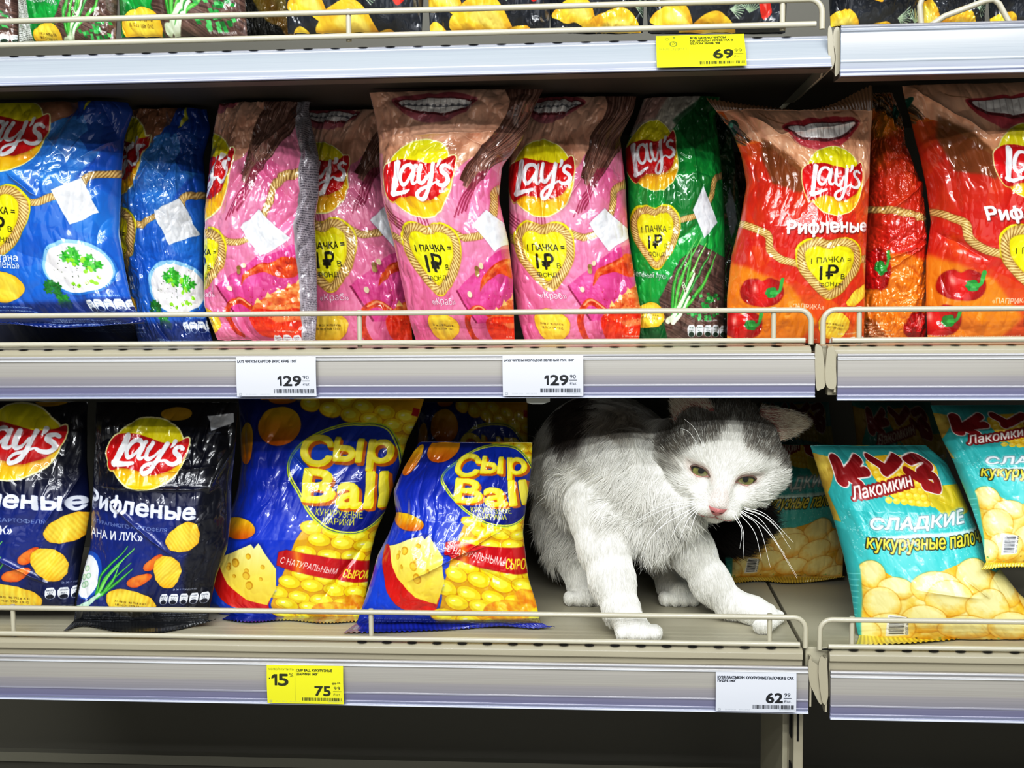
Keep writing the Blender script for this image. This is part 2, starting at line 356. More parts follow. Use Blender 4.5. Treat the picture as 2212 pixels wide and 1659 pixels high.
class Art:
    def __init__(s, edges, S=2.2, U0=-.3, U1=1.3, base='#ffffff'):
        e = np.array(edges, float); s.ey, s.el, s.er = e[:, 0], e[:, 1], e[:, 2]
        s.y0, s.y1 = s.ey[0], s.ey[-1]; s.mw = float(np.mean(s.er-s.el)); s.S = S; s.U0, s.U1 = U0, U1
        s.W = int((U1-U0)*s.mw*S); s.H = int((s.y1-s.y0)*S)
        s.img = np.ones((s.H, s.W, 3), np.float32)*srgb(base).astype(np.float32)
        r = (np.arange(s.H)+.5)/s.H*(s.y1-s.y0)+s.y0; u = (np.arange(s.W)+.5)/s.W*(U1-U0)+U0
        L = np.interp(r, s.ey, s.el)[:, None]; R = np.interp(r, s.ey, s.er)[:, None]
        s.X = (L+(R-L)*u[None, :]).astype(np.float32); s.Y = np.repeat(r[:, None], s.W, 1).astype(np.float32)
        s.clip = None
    def c(s, p):
        p = np.asarray(p, float); L = np.interp(p[..., 1], s.ey, s.el); R = np.interp(p[..., 1], s.ey, s.er)
        u = (p[..., 0]-L)/(R-L)
        return np.stack([(u-s.U0)/(s.U1-s.U0)*s.W, (p[..., 1]-s.y0)/(s.y1-s.y0)*s.H], -1)
    def segmask(s, seg, pad=0, signed=False):
        """even-odd fill of canvas-space segments -> (slice, mask)"""
        if len(seg) == 0: return None
        x0, y0, x1, y1 = seg.T
        bx0 = max(int(min(x0.min(), x1.min()))-2-pad, 0); bx1 = min(int(max(x0.max(), x1.max()))+3+pad, s.W)
        by0 = max(int(min(y0.min(), y1.min()))-2-pad, 0); by1 = min(int(max(y0.max(), y1.max()))+3+pad, s.H)
        if bx1 <= bx0 or by1 <= by0: return None
        sw = y0 > y1; a0 = np.where(sw, y1, y0); a1 = np.where(sw, y0, y1); b0 = np.where(sw, x1, x0); b1 = np.where(sw, x0, x1)
        r0 = np.ceil(a0-.5).astype(int); r1 = np.ceil(a1-.5).astype(int)
        n = np.maximum(r1-r0, 0); idx = np.repeat(np.arange(len(n)), n)
        if len(idx) == 0: return None
        off = np.arange(len(idx))-np.repeat(np.cumsum(n)-n, n); rows = r0[idx]+off
        xs = b0[idx]+(rows+.5-a0[idx])*((b1-b0)[idx]/np.maximum((a1-a0)[idx], 1e-9))
        ok = (rows >= by0) & (rows < by1); rows = rows[ok]-by0; cols = np.clip(np.ceil(xs[ok]-.5).astype(int), bx0, bx1)-bx0
        d = np.zeros((by1-by0, bx1-bx0+1), np.int32); sg = np.where(sw, -1, 1)[idx][ok] if signed else 1
        np.add.at(d, (rows, cols), sg); cs = np.cumsum(d, 1)[:, :-1]
        return (slice(by0, by1), slice(bx0, bx1)), ((cs != 0) if signed else (cs % 2)).astype(np.float32)
    def put(s, sm, color, alpha=1.0, blur=0, grow=0):
        if sm is None: return None
        sl, m = sm
        if grow: m = s.dil(m, grow)
        if blur: m = s.blur(m, blur)
        if s.clip is not None: m = m*s.clip[sl]
        m = (m*alpha)[..., None]
        if callable(color): col = color(s.X[sl], s.Y[sl])
        else: col = srgb(color)
        s.img[sl] = s.img[sl]*(1-m)+col*m
        return sl, sm[1]
    @staticmethod
    def blur(m, r):
        r = max(int(r), 1); k = 2*r+1
        for _ in range(2):
            for ax in (0, 1):
                p = np.pad(m, [(r+1, r) if a == ax else (0, 0) for a in (0, 1)], mode='edge'); cs = np.cumsum(p, ax)
                m = (np.take(cs, np.arange(k, cs.shape[ax]), ax)-np.take(cs, np.arange(0, cs.shape[ax]-k), ax))/k
        return m
    @staticmethod
    def dil(m, r):
        out = m.copy(); R = int(math.ceil(r)); H, W = m.shape
        for dy in range(-R, R+1):
            w = int(math.sqrt(max(r*r-dy*dy, 0)))
            if dy*dy > r*r: continue
            row = m.copy()
            cs = np.cumsum(np.pad(m, ((0, 0), (w+1, w))), 1); row = ((cs[:, 2*w+1:]-cs[:, :-(2*w+1)]) > .5).astype(np.float32)
            if dy >= 0: out[dy:] = np.maximum(out[dy:], row[:H-dy])
            else: out[:dy] = np.maximum(out[:dy], row[-dy:])
        return out
    def poly(s, pts, color, smooth=0, **k):
        p = catmull(pts, smooth, True) if smooth else np.asarray(pts, float)
        q = s.c(p); seg = np.hstack([q, np.roll(q, -1, 0)])
        return s.put(s.segmask(seg, int(k.get('blur', 0)*2+k.get('grow', 0)+2)), color, **k)
    def ell(s, cx, cy, rx, ry, color, rot=0, **k):
        a = np.linspace(0, 2*np.pi, 40, endpoint=False); c_, s_ = math.cos(rot), math.sin(rot)
        x = rx*np.cos(a); y = ry*np.sin(a)
        return s.poly(np.stack([cx+x*c_-y*s_, cy+x*s_+y*c_], -1), color, **k)
    def strokemask(s, pts, w, smooth=8, pad=2):
        p = catmull(pts, smooth) if smooth and len(pts) > 2 else np.asarray(pts, float)
        n = len(p); w = np.interp(np.linspace(0, 1, n), np.linspace(0, 1, len(w)), w) if hasattr(w, '__len__') else np.full(n, w, float)
        q = s.c(p); rr = w*.5*s.S; R = rr.max()+2+pad
        x0 = max(int(q[:, 0].min()-R), 0); x1 = min(int(q[:, 0].max()+R), s.W); y0 = max(int(q[:, 1].min()-R), 0); y1 = min(int(q[:, 1].max()+R), s.H)
        if x1 <= x0 or y1 <= y0: return None
        gx = np.arange(x0, x1)+.5; gy = np.arange(y0, y1)+.5; best = np.full((len(gy), len(gx)), 9e9, np.float32)
        for i in range(n-1):
            a, b = q[i], q[i+1]; d = b-a; L = max(d@d, 1e-9); rm = max(rr[i], rr[i+1])+2
            ix0 = max(int(min(a[0], b[0])-rm)-x0, 0); ix1 = min(int(max(a[0], b[0])+rm)+2-x0, len(gx)); iy0 = max(int(min(a[1], b[1])-rm)-y0, 0); iy1 = min(int(max(a[1], b[1])+rm)+2-y0, len(gy))
            if ix1 <= ix0 or iy1 <= iy0: continue
            X_ = gx[None, ix0:ix1]-a[0]; Y_ = gy[iy0:iy1, None]-a[1]
            t = np.clip((X_*d[0]+Y_*d[1])/L, 0, 1)
            dd = np.hypot(X_-t*d[0], Y_-t*d[1])-(rr[i]+(rr[i+1]-rr[i])*t)
            sub = best[iy0:iy1, ix0:ix1]; np.minimum(sub, dd, out=sub)
        return (slice(y0, y1), slice(x0, x1)), np.clip(.5-best, 0, 1)
    def stroke(s, pts, w, color, smooth=8, **k):
        return s.put(s.strokemask(pts, w, smooth, int(k.get('blur', 0)*2+2)), color, **k)
    def text(s, t, cx, cy, w, h, color, rot=0, bold=.02, shear=0, outline=None, ow=2, shadow=None, persp=None, glow=None):
        seg = text_segs(t, bold, shear)
        if len(seg) == 0: return
        P = seg.reshape(-1, 2).copy(); lo = P.min(0); hi = P.max(0); P = (P-(lo+hi)/2)/(hi-lo)*np.array([w, -h])
        if persp: P[:, 1] *= 1+persp*P[:, 0]/w*2
        c_, s_ = math.cos(rot), math.sin(rot); P = np.stack([cx+P[:, 0]*c_-P[:, 1]*s_, cy+P[:, 0]*s_+P[:, 1]*c_], -1)
        q = s.c(P).reshape(-1, 4); pad = int((ow+4)*s.S)+8
        g = bold*h*.85*s.S; g = g if g > .8 else 0
        if glow: s.put(s.segmask(q, pad*3, True), glow, blur=int(ow*s.S*1.5), grow=g+ow*s.S*1.5, alpha=.8)
        if shadow: s.put(s.segmask(q+np.array([2, 3, 2, 3])*s.S*.6, pad, True), shadow, blur=2, grow=g+s.S, alpha=.7)
        if outline: s.put(s.segmask(q, pad, True), outline, grow=g+ow*s.S)
        s.put(s.segmask(q, pad, True), color, grow=g)
    def grad(s, stops, axis='y', p0=0, p1=1):
        pos = [p for p, _ in stops]; cs = np.array([srgb(c) for _, c in stops])
        def f(X, Y):
            t = ((Y if axis == 'y' else X)-p0)/(p1-p0)
            return np.stack([np.interp(t, pos, cs[:, i]) for i in range(3)], -1)
        return f
    def tex(s, c0, c1, sx=20, sy=20, seed=0, o=4, contrast=1.6, rot=0):
        a, b = srgb(c0), srgb(c1); cr, sr = math.cos(rot), math.sin(rot)
        def f(X, Y):
            n = np.clip((fbm((X*cr+Y*sr)/sx, (-X*sr+Y*cr)/sy, seed, o)-.5)*contrast+.5, 0, 1)[..., None]
            return a*(1-n)+b*n
        return f
    def sample(s, U, y):
        """bilinear colour lookup: U across, y in reference rows"""
        if not hasattr(s, 'fin'):
            im = s.img
            p = np.pad(im, ((1, 1), (1, 1), (0, 0)), mode='edge')
            s.fin = (p[1:-1, 1:-1]*4+p[:-2, 1:-1]*2+p[2:, 1:-1]*2+p[1:-1, :-2]*2+p[1:-1, 2:]*2+p[:-2, :-2]+p[2:, 2:]+p[:-2, 2:]+p[2:, :-2])/16
        x = np.clip((U-s.U0)/(s.U1-s.U0)*s.W-.5, 0, s.W-1.001); r = np.clip((y-s.y0)/(s.y1-s.y0)*s.H-.5, 0, s.H-1.001)
        xi = x.astype(int); ri = r.astype(int); fx = (x-xi)[..., None]; fy = (r-ri)[..., None]; I = s.fin
        return (I[ri, xi]*(1-fx)+I[ri, xi+1]*fx)*(1-fy)+(I[ri+1, xi]*(1-fx)+I[ri+1, xi+1]*fx)*fy

# ---------------------------------------------------------------- shared motifs
def T2(pts, cx, cy, sx, sy, rot=0):
    p = np.asarray(pts, float)*np.array([sx, sy]); c_, s_ = math.cos(rot), math.sin(rot)
    return np.stack([cx+p[:, 0]*c_-p[:, 1]*s_, cy+p[:, 0]*s_+p[:, 1]*c_], -1)
BAN = [(-1.0,-.25),(-.9,-.38),(-.75,-.46),(-.55,-.50),(-.3,-.50),(0,-.44),(.3,-.37),(.55,-.37),(.75,-.44),(.93,-.56),(1.0,-.45),(1.01,-.2),(.96,0),(.84,.2),(.72,.36),(.52,.48),(.28,.55),(0,.50),(-.3,.46),(-.58,.49),(-.78,.58),(-.9,.5),(-.99,.25),(-1.02,0)]
def lays(A, cx, cy, w, h, rot=0, gold='#f3c21c'):
    """round yellow emblem with a red ribbon and white script"""
    f = lambda pts: T2(pts, cx, cy, w/2, h/2, rot)
    a = np.linspace(0, 2*np.pi, 48, endpoint=False); disc = np.stack([.03+.93*np.cos(a), -.01+.98*np.sin(a)], -1)
    k = w/166
    for pts, sm in ((disc, 0), (BAN, 6)): A.poly(f(pts), '#7d6a20', smooth=sm, grow=5.4*k*A.S*.62, blur=1, alpha=.35)
    for pts, sm in ((disc, 0), (BAN, 6)): A.poly(f(pts), '#f5f0b4', smooth=sm, grow=4.4*k*A.S*.62)
    A.poly(f(disc), A.grad([(0, '#d8d414'), (.3, '#f0e01a'), (.66, '#f2c818'), (.8, '#eda41c'), (1, '#f6d21e')], 'y', cy-h/2, cy+h/2))
    A.poly(f([(-.72, .62), (-.3, .56), (.1, .62), (.5, .6), (.6, .66), (.3, .86), (0, .93), (-.35, .86)]), gold, smooth=6, alpha=.55)
    A.poly(f(np.array(BAN)+[0, .05]), '#a77a08', smooth=6, blur=2, alpha=.5)
    A.poly(f(BAN), A.grad([(0, '#b9151b'), (.35, '#d3161c'), (.6, '#dd1a1c'), (1, '#b0141c')], 'y', cy-h*.28, cy+h*.3), smooth=6)
    q = lambda P: T2((np.array(P, float)-[575, 1185])/250, cx, cy, w/2, h/2, rot)
    L = [([(432,1085),(420,1160),(405,1225),(392,1283)], [46, 42, 40, 34]), ([(385,1278),(430,1277),(475,1268),(512,1258)], [36, 30, 24, 18]),
         ([(548,1125),(525,1100),(490,1103),(462,1140),(452,1190),(470,1222),(500,1210),(530,1165),(548,1125)], [26, 26, 26, 28, 28, 26, 20, 16, 18]),
         ([(560,1105),(548,1160),(540,1205),(556,1222),(578,1205)], [24, 28, 28, 20, 12]),
         ([(600,1105),(590,1160),(590,1205),(612,1217),(640,1190),(662,1150)], [26, 28, 28, 24, 18, 14]),
         ([(690,1100),(676,1170),(660,1240),(630,1300),(596,1318),(578,1296),(600,1262),(650,1236),(705,1212)], [28, 30, 28, 26, 24, 22, 20, 18, 12]),
         ([(735,1078),(730,1100),(718,1120)], [26, 22, 9]),
         ([(800,1122),(778,1110),(752,1122),(752,1150),(782,1172),(792,1202),(768,1228),(735,1230),(712,1215)], [20, 22, 24, 26, 28, 28, 26, 22, 16])]
    for col, gx, al, bl in (('#5b0d10', 3, .55, 2), ('#ffffff', 0, 1, 0)):
        for pts, ws in L:
            P = q(np.array(pts)+[gx, gx]); A.stroke(P, [x*k/2.989*1.02 for x in ws], col if gx else '#f4f5f8', alpha=al, blur=bl)
HEART = [(-1,-.42),(-.97,-.72),(-.72,-.95),(-.38,-1.0),(-.02,-.9),(.32,-1.0),(.68,-.95),(.94,-.72),(1,-.4),(.93,0),(.72,.38),(.42,.75),(.16,.97),(-.06,1),(-.3,.8),(-.62,.45),(-.9,.03)]
def rope(A, pts, w, smooth=8, closed=False):
    p = catmull(pts, smooth, closed)
    if closed: p = np.vstack([p, p[:1]])
    A.stroke(p, w+1.6, '#5d4318', smooth=0, alpha=.55, blur=1)
    A.stroke(p, w, '#c39a55', smooth=0)
    A.stroke(p, w*.5, '#e3c07c', smooth=0, blur=2)
    d = np.hypot(*np.diff(p, axis=0).T); L = np.r_[0, np.cumsum(d)]; step = w*.42
    for i, t in enumerate(np.arange(step, L[-1], step)):
        x = np.interp(t, L, p[:, 0]); y = np.interp(t, L, p[:, 1]); x2 = np.interp(t+1, L, p[:, 0]); y2 = np.interp(t+1, L, p[:, 1])
        dx, dy = x2-x, y2-y; n = math.hypot(dx, dy)+1e-6; dx /= n; dy /= n
        a = np.array([x-dx*w*.38-dy*w*.46, y-dy*w*.38+dx*w*.46]); b = np.array([x+dx*w*.38+dy*w*.46, y+dy*w*.38-dx*w*.46])
        A.stroke([a, b], w*.10, '#7b5a26', smooth=0, alpha=.8)
        o = np.array([dx, dy])*step*.5; A.stroke([a+o, b+o], w*.10, '#f0d79c', smooth=0, alpha=.65)
def heart(A, cx, cy, w, h, rot=0, ends=()):
    f = lambda s, q=HEART: T2(np.array(q)*s, cx, cy, w/2, h/2, rot)
    for e in ends: rope(A, e, w*.10)
    A.poly(f(1), '#7c7c14', smooth=6, grow=2, blur=3, alpha=.5)
    A.poly(f(1), A.grad([(0, '#e8dc12'), (1, '#dfc51c')], 'y', cy-h/2, cy+h/2), smooth=6)
    rope(A, f(.84), w*.115, closed=True)
    p = f(.60, [(x, y*1.0+.05) for x, y in HEART]); A.poly(p, '#ebe51b', smooth=6)
    A.text('1 ПАЧКА =', cx+w*.02, cy-h*.13, w*.60, h*.095, '#20200f', rot-.02, bold=.04)
    A.text('1₽', cx-w*.01, cy+h*.07, w*.27, h*.22, '#20200f', rot, bold=.05)
    A.text('в', cx+w*.20, cy+h*.13, w*.06, h*.075, '#20200f', rot, bold=.03)
    A.text('ФОНД*', cx+w*.03, cy+h*.27, w*.36, h*.085, '#20200f', rot, bold=.04)
def tagcard(A, pts, curl=True):
    """white paper card, left blank"""
    A.poly(pts, '#2b3a55', blur=3, grow=2, alpha=.35); A.poly(pts, '#e3e6ec')
    p = np.array(pts, float); c = p.mean(0); A.poly(c+(p-c)*.86, A.tex('#d3d7de', '#eef0f4', 9, 9, 4))
def chip(A, cx, cy, rx, ry, rot=0, seed=0, ridged=False, code=True, warm='#e8a81c', lite='#f7dc55', bite=0):
    a = np.linspace(0, 2*np.pi, 36, endpoint=False); g = np.random.default_rng(seed+11)
    r = 1+.06*np.sin(2*a+g.random()*6)+.05*np.sin(3*a+g.random()*6)+(.02*np.sin(26*a) if ridged else .01*g.normal(size=36))
    P = T2(np.stack([np.cos(a)*r, np.sin(a)*r], -1), cx, cy, rx, ry, rot)
    A.poly(P, '#120b02', grow=1, blur=3, alpha=.45)
    def col(X, Y):
        xr = (X-cx)*math.cos(rot)+(Y-cy)*math.sin(rot); yr = -(X-cx)*math.sin(rot)+(Y-cy)*math.cos(rot)
        n = fbm(X/rx*2.2, Y/rx*2.2, seed); e = np.clip((xr/rx)**2+(yr/ry)**2, 0, 1)
        t = np.clip(.62*n+.5-.55*e**2+.12*(-yr/ry), 0, 1)
        if ridged: t = np.clip(t+.20*np.sin(xr*2*np.pi/(rx*.19)), 0, 1)
        t = t[..., None]; return srgb(warm)*(1-t)+srgb(lite)*t
    A.poly(P, col)
    if code:
        A.text('31 08 21  90 РЦ.8 К 81', cx, cy-ry*.08, rx*1.25, ry*.16, '#33230a', rot*.3+.05, bold=.01)
        A.text('18.10.21 150г 13:12', cx, cy+ry*.16, rx*1.15, ry*.15, '#33230a', rot*.3+.05, bold=.01)
def nutri(A, x, y, n, dx, w, h, fg='#e9edf2', bg='#27324f', skew=0):
    A.text('В 30 г продукта:', x+dx*(n-1)/2, y-h*.85, dx*2.4, h*.20, fg, 0, bold=.0)
    for i in range(n):
        cx = x+i*dx; cy = y+i*skew; A.poly([(cx-w/2, cy-h*.25), (cx-w*.3, cy-h/2), (cx+w*.3, cy-h/2), (cx+w/2, cy-h*.25), (cx+w/2, cy+h*.15), (cx-w/2, cy+h*.15)], fg)
        A.ell(cx, cy+h*.2, w*.46, h*.3, fg); A.ell(cx, cy+h*.28, w*.36, h*.2, bg)
        A.text(['ккал', 'жиры', 'НЖК', 'сахар', 'соль'][i % 5], cx, cy-h*.26, w*.66, h*.14, bg, 0, bold=.0); A.text(['157', '9,0 г', '1,2 г', '0,7 г', '0,4 г'][i % 5], cx, cy-h*.02, w*.5, h*.14, bg, 0, bold=.0)
def fine(A, x0, x1, y0, lines, dy, h, col, rot=0, seed=0):
    W_ = ['чипсы из натурального картофеля', 'со вкусом сметаны и зелени', 'картоптан жасалған чипсы', 'дәмі бар картоп қытырлағы', 'хранить в сухом месте', 'масса нетто 150 г', 'изготовлено в россии', 'даамы менен картошка']
    for i in range(lines):
        A.text(W_[(i*3+seed) % len(W_)], (x0+x1)/2+rot*0, y0+i*dy, (x1-x0)*(.8+.2*((i*7+seed) % 3)/2), h, col, rot, bold=0)
def backprint(A, u0, u1, base, ink, ya, yb, seed=0):
    """columns of small print on the pack's side and back"""
    sl = (slice(int((ya-A.y0)/(A.y1-A.y0)*A.H), int((yb-A.y0)/(A.y1-A.y0)*A.H)), slice(int((u0-A.U0)/(A.U1-A.U0)*A.W), int((u1-A.U0)/(A.U1-A.U0)*A.W)))
    h, w = A.img[sl].shape[:2]
    if h < 4 or w < 4: return
    yy, xx = np.mgrid[0:h, 0:w]; n = vnoise(xx/1.6, yy/6, seed+3)
    line = ((yy % 9) < 4)*(n > .42)*(xx > 8)
    c = np.where(line[..., None], srgb(ink), srgb(base)); A.img[sl] = c
def leaf(A, cx, cy, r, col='#1f8a2c', seed=0, lite='#58c93c'):
    g = np.random.default_rng(seed)
    for i in range(5):
        a = g.random()*1.2-.6+i*1.25; dx, dy = math.cos(a)*r*.55, math.sin(a)*r*.55
        q = [(0, 0)]; n = 9
        P = [(cx+dx+math.cos(t)*r*.42*(1+.28*math.cos(6*t)), cy+dy+math.sin(t)*r*.42*(1+.28*math.cos(6*t))) for t in np.linspace(0, 6.28, 26, endpoint=False)]
        A.poly(P, '#0d2f12', blur=2, alpha=.4); A.poly(P, A.tex(col, lite, r*.25, r*.25, seed+i))
        A.stroke([(cx, cy), (cx+dx*1.4, cy+dy*1.4)], r*.07, lite, smooth=0)
def mouth(A, cx, cy, w, teeth='#f6f3f1', lip='#c2303f', brace=False, rot=0, lip2='#e0728a'):
    f = lambda P: T2(P, cx, cy, w/2, w/2, rot)
    A.poly(f([(-1, -.28), (-.6, -.36), (-.2, -.40), (0, -.36), (.2, -.42), (.6, -.38), (1, -.24), (.8, .06), (.5, .3), (.15, .44), (-.2, .44), (-.55, .28), (-.85, 0)]), A.grad([(0, lip), (.5, lip), (1, lip2)], 'y', cy-w*.2, cy+w*.22), smooth=6, blur=1)
    A.poly(f([(-.95, -.24), (-.5, -.24), (0, -.27), (.5, -.26), (.96, -.21), (.7, .05), (.3, .20), (-.2, .20), (-.65, .06)]), '#6a2228', smooth=6)
    A.poly(f([(-.86, -.20), (-.5, -.22), (0, -.24), (.5, -.23), (.88, -.18), (.62, .02), (.3, .13), (-.2, .13), (-.58, .03)]), teeth, smooth=6)
    for i in range(-5, 6):
        x = i*.145; A.stroke(f([(x, -.22), (x*1.0, .13-.16*abs(x))]), w*.008, '#8e8486', smooth=0, alpha=.55)
    if brace:
        A.stroke(f([(-.8, -.1), (-.4, -.05), (0, -.03), (.4, -.05), (.8, -.1)]), w*.012, '#4b4b52')
        for i in range(-5, 6):
            x = i*.145; c = f([(x, -.04-.07*abs(x))])[0]; A.poly([(c[0]-w*.018, c[1]-w*.018), (c[0]+w*.018, c[1]-w*.018), (c[0]+w*.018, c[1]+w*.018), (c[0]-w*.018, c[1]+w*.018)], '#5a5a64', alpha=.8)
def hair(A, pts0, pts1, n, cols, w=2.2, seed=0):
    g = np.random.default_rng(seed); a = catmull(pts0, 6); b = catmull(pts1, 6)
    for i in range(n):
        t = g.random(); p = a*(1-t)+b*t; p = p+np.cumsum(g.normal(0, .35, p.shape), 0)
        i0 = g.integers(0, len(p)//3); A.stroke(p[i0:i0+max(4, int(len(p)*(.5+.5*g.random())))], w*(.5+g.random()), cols[g.integers(len(cols))], smooth=0, alpha=.6)
def pepper(A, cx, cy, rx, ry, seed=0, stem=(1, -.2)):
    A.poly(T2([(-1, .1), (-.8, -.6), (-.3, -.85), (0, -.7), (.35, -.9), (.85, -.6), (1, 0), (.8, .65), (.3, .9), (-.3, .85), (-.8, .6)], cx, cy, rx, ry), '#571006', smooth=6, grow=2, blur=3, alpha=.5)
    def col(X, Y):
        u = (X-cx)/rx; v = (Y-cy)/ry; t = np.clip(.75-.5*(u*u+v*v)*.8+.25*np.cos(5*u), 0, 1)[..., None]
        c = srgb('#8d0b10')*(1-t)+srgb('#d9201c')*t; h = np.exp(-(((u+.35)/.12)**2+((v+.25)/.3)**2))[..., None]; return c*(1-h*.7)+h*.7*srgb('#ffc8b8')
    A.poly(T2([(-1, .1), (-.8, -.6), (-.3, -.85), (0, -.7), (.35, -.9), (.85, -.6), (1, 0), (.8, .65), (.3, .9), (-.3, .85), (-.8, .6)], cx, cy, rx, ry), col, smooth=6)
    sx, sy = cx+rx*.45, cy
    for k in range(6): A.ell(sx+math.cos(k)*rx*.16, sy+math.sin(k)*ry*.2, rx*.16, ry*.16, '#2a8c3c')
    A.stroke([(sx, sy), (sx+rx*.35, sy-ry*.1), (sx+rx*.5, sy-ry*.75)], [rx*.2, rx*.16, rx*.2], '#3fa64c')
def shards(A, pts, cols, n, x0, x1, y0, y1, seed=0, alpha=.5):
    g = np.random.default_rng(seed)
    for i in range(n):
        cx = x0+(x1-x0)*g.random(); cy = y0+(y1-y0)*g.random(); r = (x1-x0)*(.15+.3*g.random()); a = g.random()*6
        A.poly([(cx+r*math.cos(a+t), cy+r*1.3*math.sin(a+t)) for t in (0, 1.7+g.random(), 3.6+g.random())], cols[g.integers(len(cols))], alpha=alpha*(.5+.5*g.random()), blur=1)
# ================================================================ PRODUCT DESIGNS (reference units: one unit is about half a millimetre)
def onion(A, bx, by, tips, w=6, bulb=True):
    for i, (tx, ty) in enumerate(tips):
        ox = (i-len(tips)/2)*w*.5; mx, my = (bx+tx)/2+ox*2, (by+ty)/2
        A.stroke([(bx+ox*.4, by), (mx, my), (tx, ty)], [w*.9, w, w*.35], '#10360f', alpha=.45, blur=1)
        A.stroke([(bx+ox*.4, by), (mx, my), (tx, ty)], [w*.8, w*.9, w*.25], ['#2f9a35', '#4db845', '#76cf5c', '#238033'][i % 4])
        A.stroke([(bx+ox*.4, by), (mx, my), (tx, ty)], w*.16, '#b4e89a', alpha=.7)
def design_pink():
    A = Art([(190, 1095, 1385), (760, 1095, 1385)], base='#dd7f9e'); X0, X1 = A.X.min(), A.X.max()
    cx, cy = 1178, 388
    A.img[:] = A.grad([(0, '#dd96a9'), (.3, '#eeb0c2'), (.6, '#ea9ab4'), (1, '#cc6088')], 'y', 330, 760)(A.X, A.Y)
    # magenta facets on the right, pale left
    A.poly([(1230, 330), (1300, 300), (1600, 260), (1600, 520), (1330, 560), (1290, 470), (1235, 400)], '#e48fb0', smooth=0, alpha=.6)
    A.poly([(1300, 340), (1370, 380), (1380, 470), (1320, 430)], '#cf5a90', alpha=.6)
    A.poly([(X0, 300), (1130, 280), (1100, 420), (1130, 500), (X0, 560)], '#efb0c1', alpha=.6, blur=6)
    A.poly([(X0, 540), (1100, 560), (1250, 660), (1225, 760), (X0, 760)], '#d56a8d', alpha=.5)
    A.poly([(1130, 500), (1320, 540), (1385, 430), (1500, 560), (1500, 620), (1280, 610)], '#e58fb0', alpha=.35)
    shards(A, None, ['#f0a4bd', '#c83d78', '#e57aa5', '#d2668e'], 26, 1000, 1480, 420, 740, 5, .22)
    # skin, mouth, hair
    A.poly([(X0, 170), (X1, 170), (X1, 250), (1330, 262), (1300, 330), (1268, 370), (1100, 372), (1090, 330), (X0, 300)], A.tex('#cf9578', '#fac6a8', 90, 50, 2, 3), smooth=0)
    A.poly([(1110, 215), (1180, 190), (1290, 190), (1300, 260), (1240, 300), (1150, 290)], '#f2c3a8', blur=14, alpha=.7)
    A.poly([(1090, 300), (1180, 330), (1270, 290), (1255, 372), (1090, 372)], '#a06c50', blur=10, alpha=.55)
    mouth(A, 1190, 232, 150, brace=True, lip='#b8505c', lip2='#cf7f8c')
    A.poly([(1290, 170), (X1, 170), (X1, 215), (1400, 300), (1345, 360), (1300, 400), (1275, 390), (1300, 320), (1325, 230)], '#573226', smooth=0)
    hair(A, [(1305, 180), (1320, 240), (1300, 330), (1282, 400)], [(1470, 180), (1430, 260), (1370, 330), (1305, 410)], 240, ['#6d4335', '#8f6252', '#b08476', '#3e231b', '#c49d8c', '#50302a'], 1.5, 4)
    A.poly([(1235, 330), (1300, 385), (1225, 500), (1205, 490)], '#b22c6a', alpha=0)
    # maroon streaks around the emblem
    for k in range(4):
        A.stroke([(1255+k*9, 470-k*5), (1285+k*8, 420-k*4), (1318+k*6, 372-k*2)], 3.2, '#8e2347', alpha=.8); A.stroke([(1075-k*7, 400+k*3), (1095-k*4, 455+k*4), (1125-k*2, 480+k*6)], 3, '#8e2347', alpha=.7)
    for k in range(4): A.stroke([(1165+k*7, 470), (1166+k*7, 505)], 3, '#8e2347', alpha=.7)
    # board and crab
    A.poly([(1222, 615), (1330, 545), (1400, 520), (1600, 520), (1600, 690), (1262, 690)], A.tex('#cc4286', '#e0609f', 60, 12, 8), alpha=1)
    A.poly([(1222, 615), (1226, 613), (1266, 688), (1262, 690)], '#8c2050')
    crab = A.tex('#a81e08', '#ee6a2a', 12, 12, 3); crab2 = A.tex('#cc4a18', '#eda463', 13, 9, 9)
    A.poly([(1330, 600), (1385, 540), (1430, 560), (1470, 640), (1450, 740), (1400, 740), (1290, 745), (1270, 700), (1300, 640)], '#8c1c50', blur=8, alpha=.25)
    A.stroke([(1420, 650), (1436, 620), (1430, 588), (1400, 566), (1375, 562)], [26, 24, 26, 30, 30], crab)
    A.poly([(1282, 615), (1292, 590), (1316, 572), (1345, 560), (1375, 553), (1400, 560), (1402, 590), (1370, 596), (1340, 585), (1312, 592), (1292, 606)], crab, smooth=5)
    A.poly([(1282, 616), (1310, 580), (1345, 563), (1372, 558), (1340, 572), (1312, 588), (1292, 606)], crab2, smooth=4, alpha=.75)
    A.poly([(1310, 664), (1340, 640), (1378, 618), (1412, 604), (1440, 620), (1462, 660), (1440, 700), (1330, 702), (1290, 690)], crab2, smooth=4)
    for i, (x, y) in enumerate([(1340, 640), (1362, 628), (1385, 615), (1405, 604), (1318, 655)]): A.poly([(x-6, y+5), (x+1, y-9), (x+8, y+3)], '#f2c27a')
    A.poly([(1300, 676), (1355, 672), (1440, 672), (1462, 690), (1440, 735), (1380, 742), (1310, 738), (1290, 700)], A.tex('#c4200c', '#f0501e', 18, 10, 6), smooth=5)
    A.poly([(1330, 690), (1400, 686), (1420, 696), (1350, 704)], '#f59a62', blur=3, alpha=.7)
    A.stroke([(1300, 668), (1275, 650), (1252, 660), (1240, 690), (1248, 725), (1262, 738)], [13, 15, 14, 15, 14, 9], crab)
    A.stroke([(1300, 664), (1276, 646), (1254, 656)], 4, '#f3b489', alpha=.8)
    for i in range(70):
        g = rng; x, y = 1300+g.random()*150, 612+g.random()*90; A.ell(x, y, 1.3, 1.3, '#ffd9a0' if i % 2 else '#9c1a0a', alpha=.6)
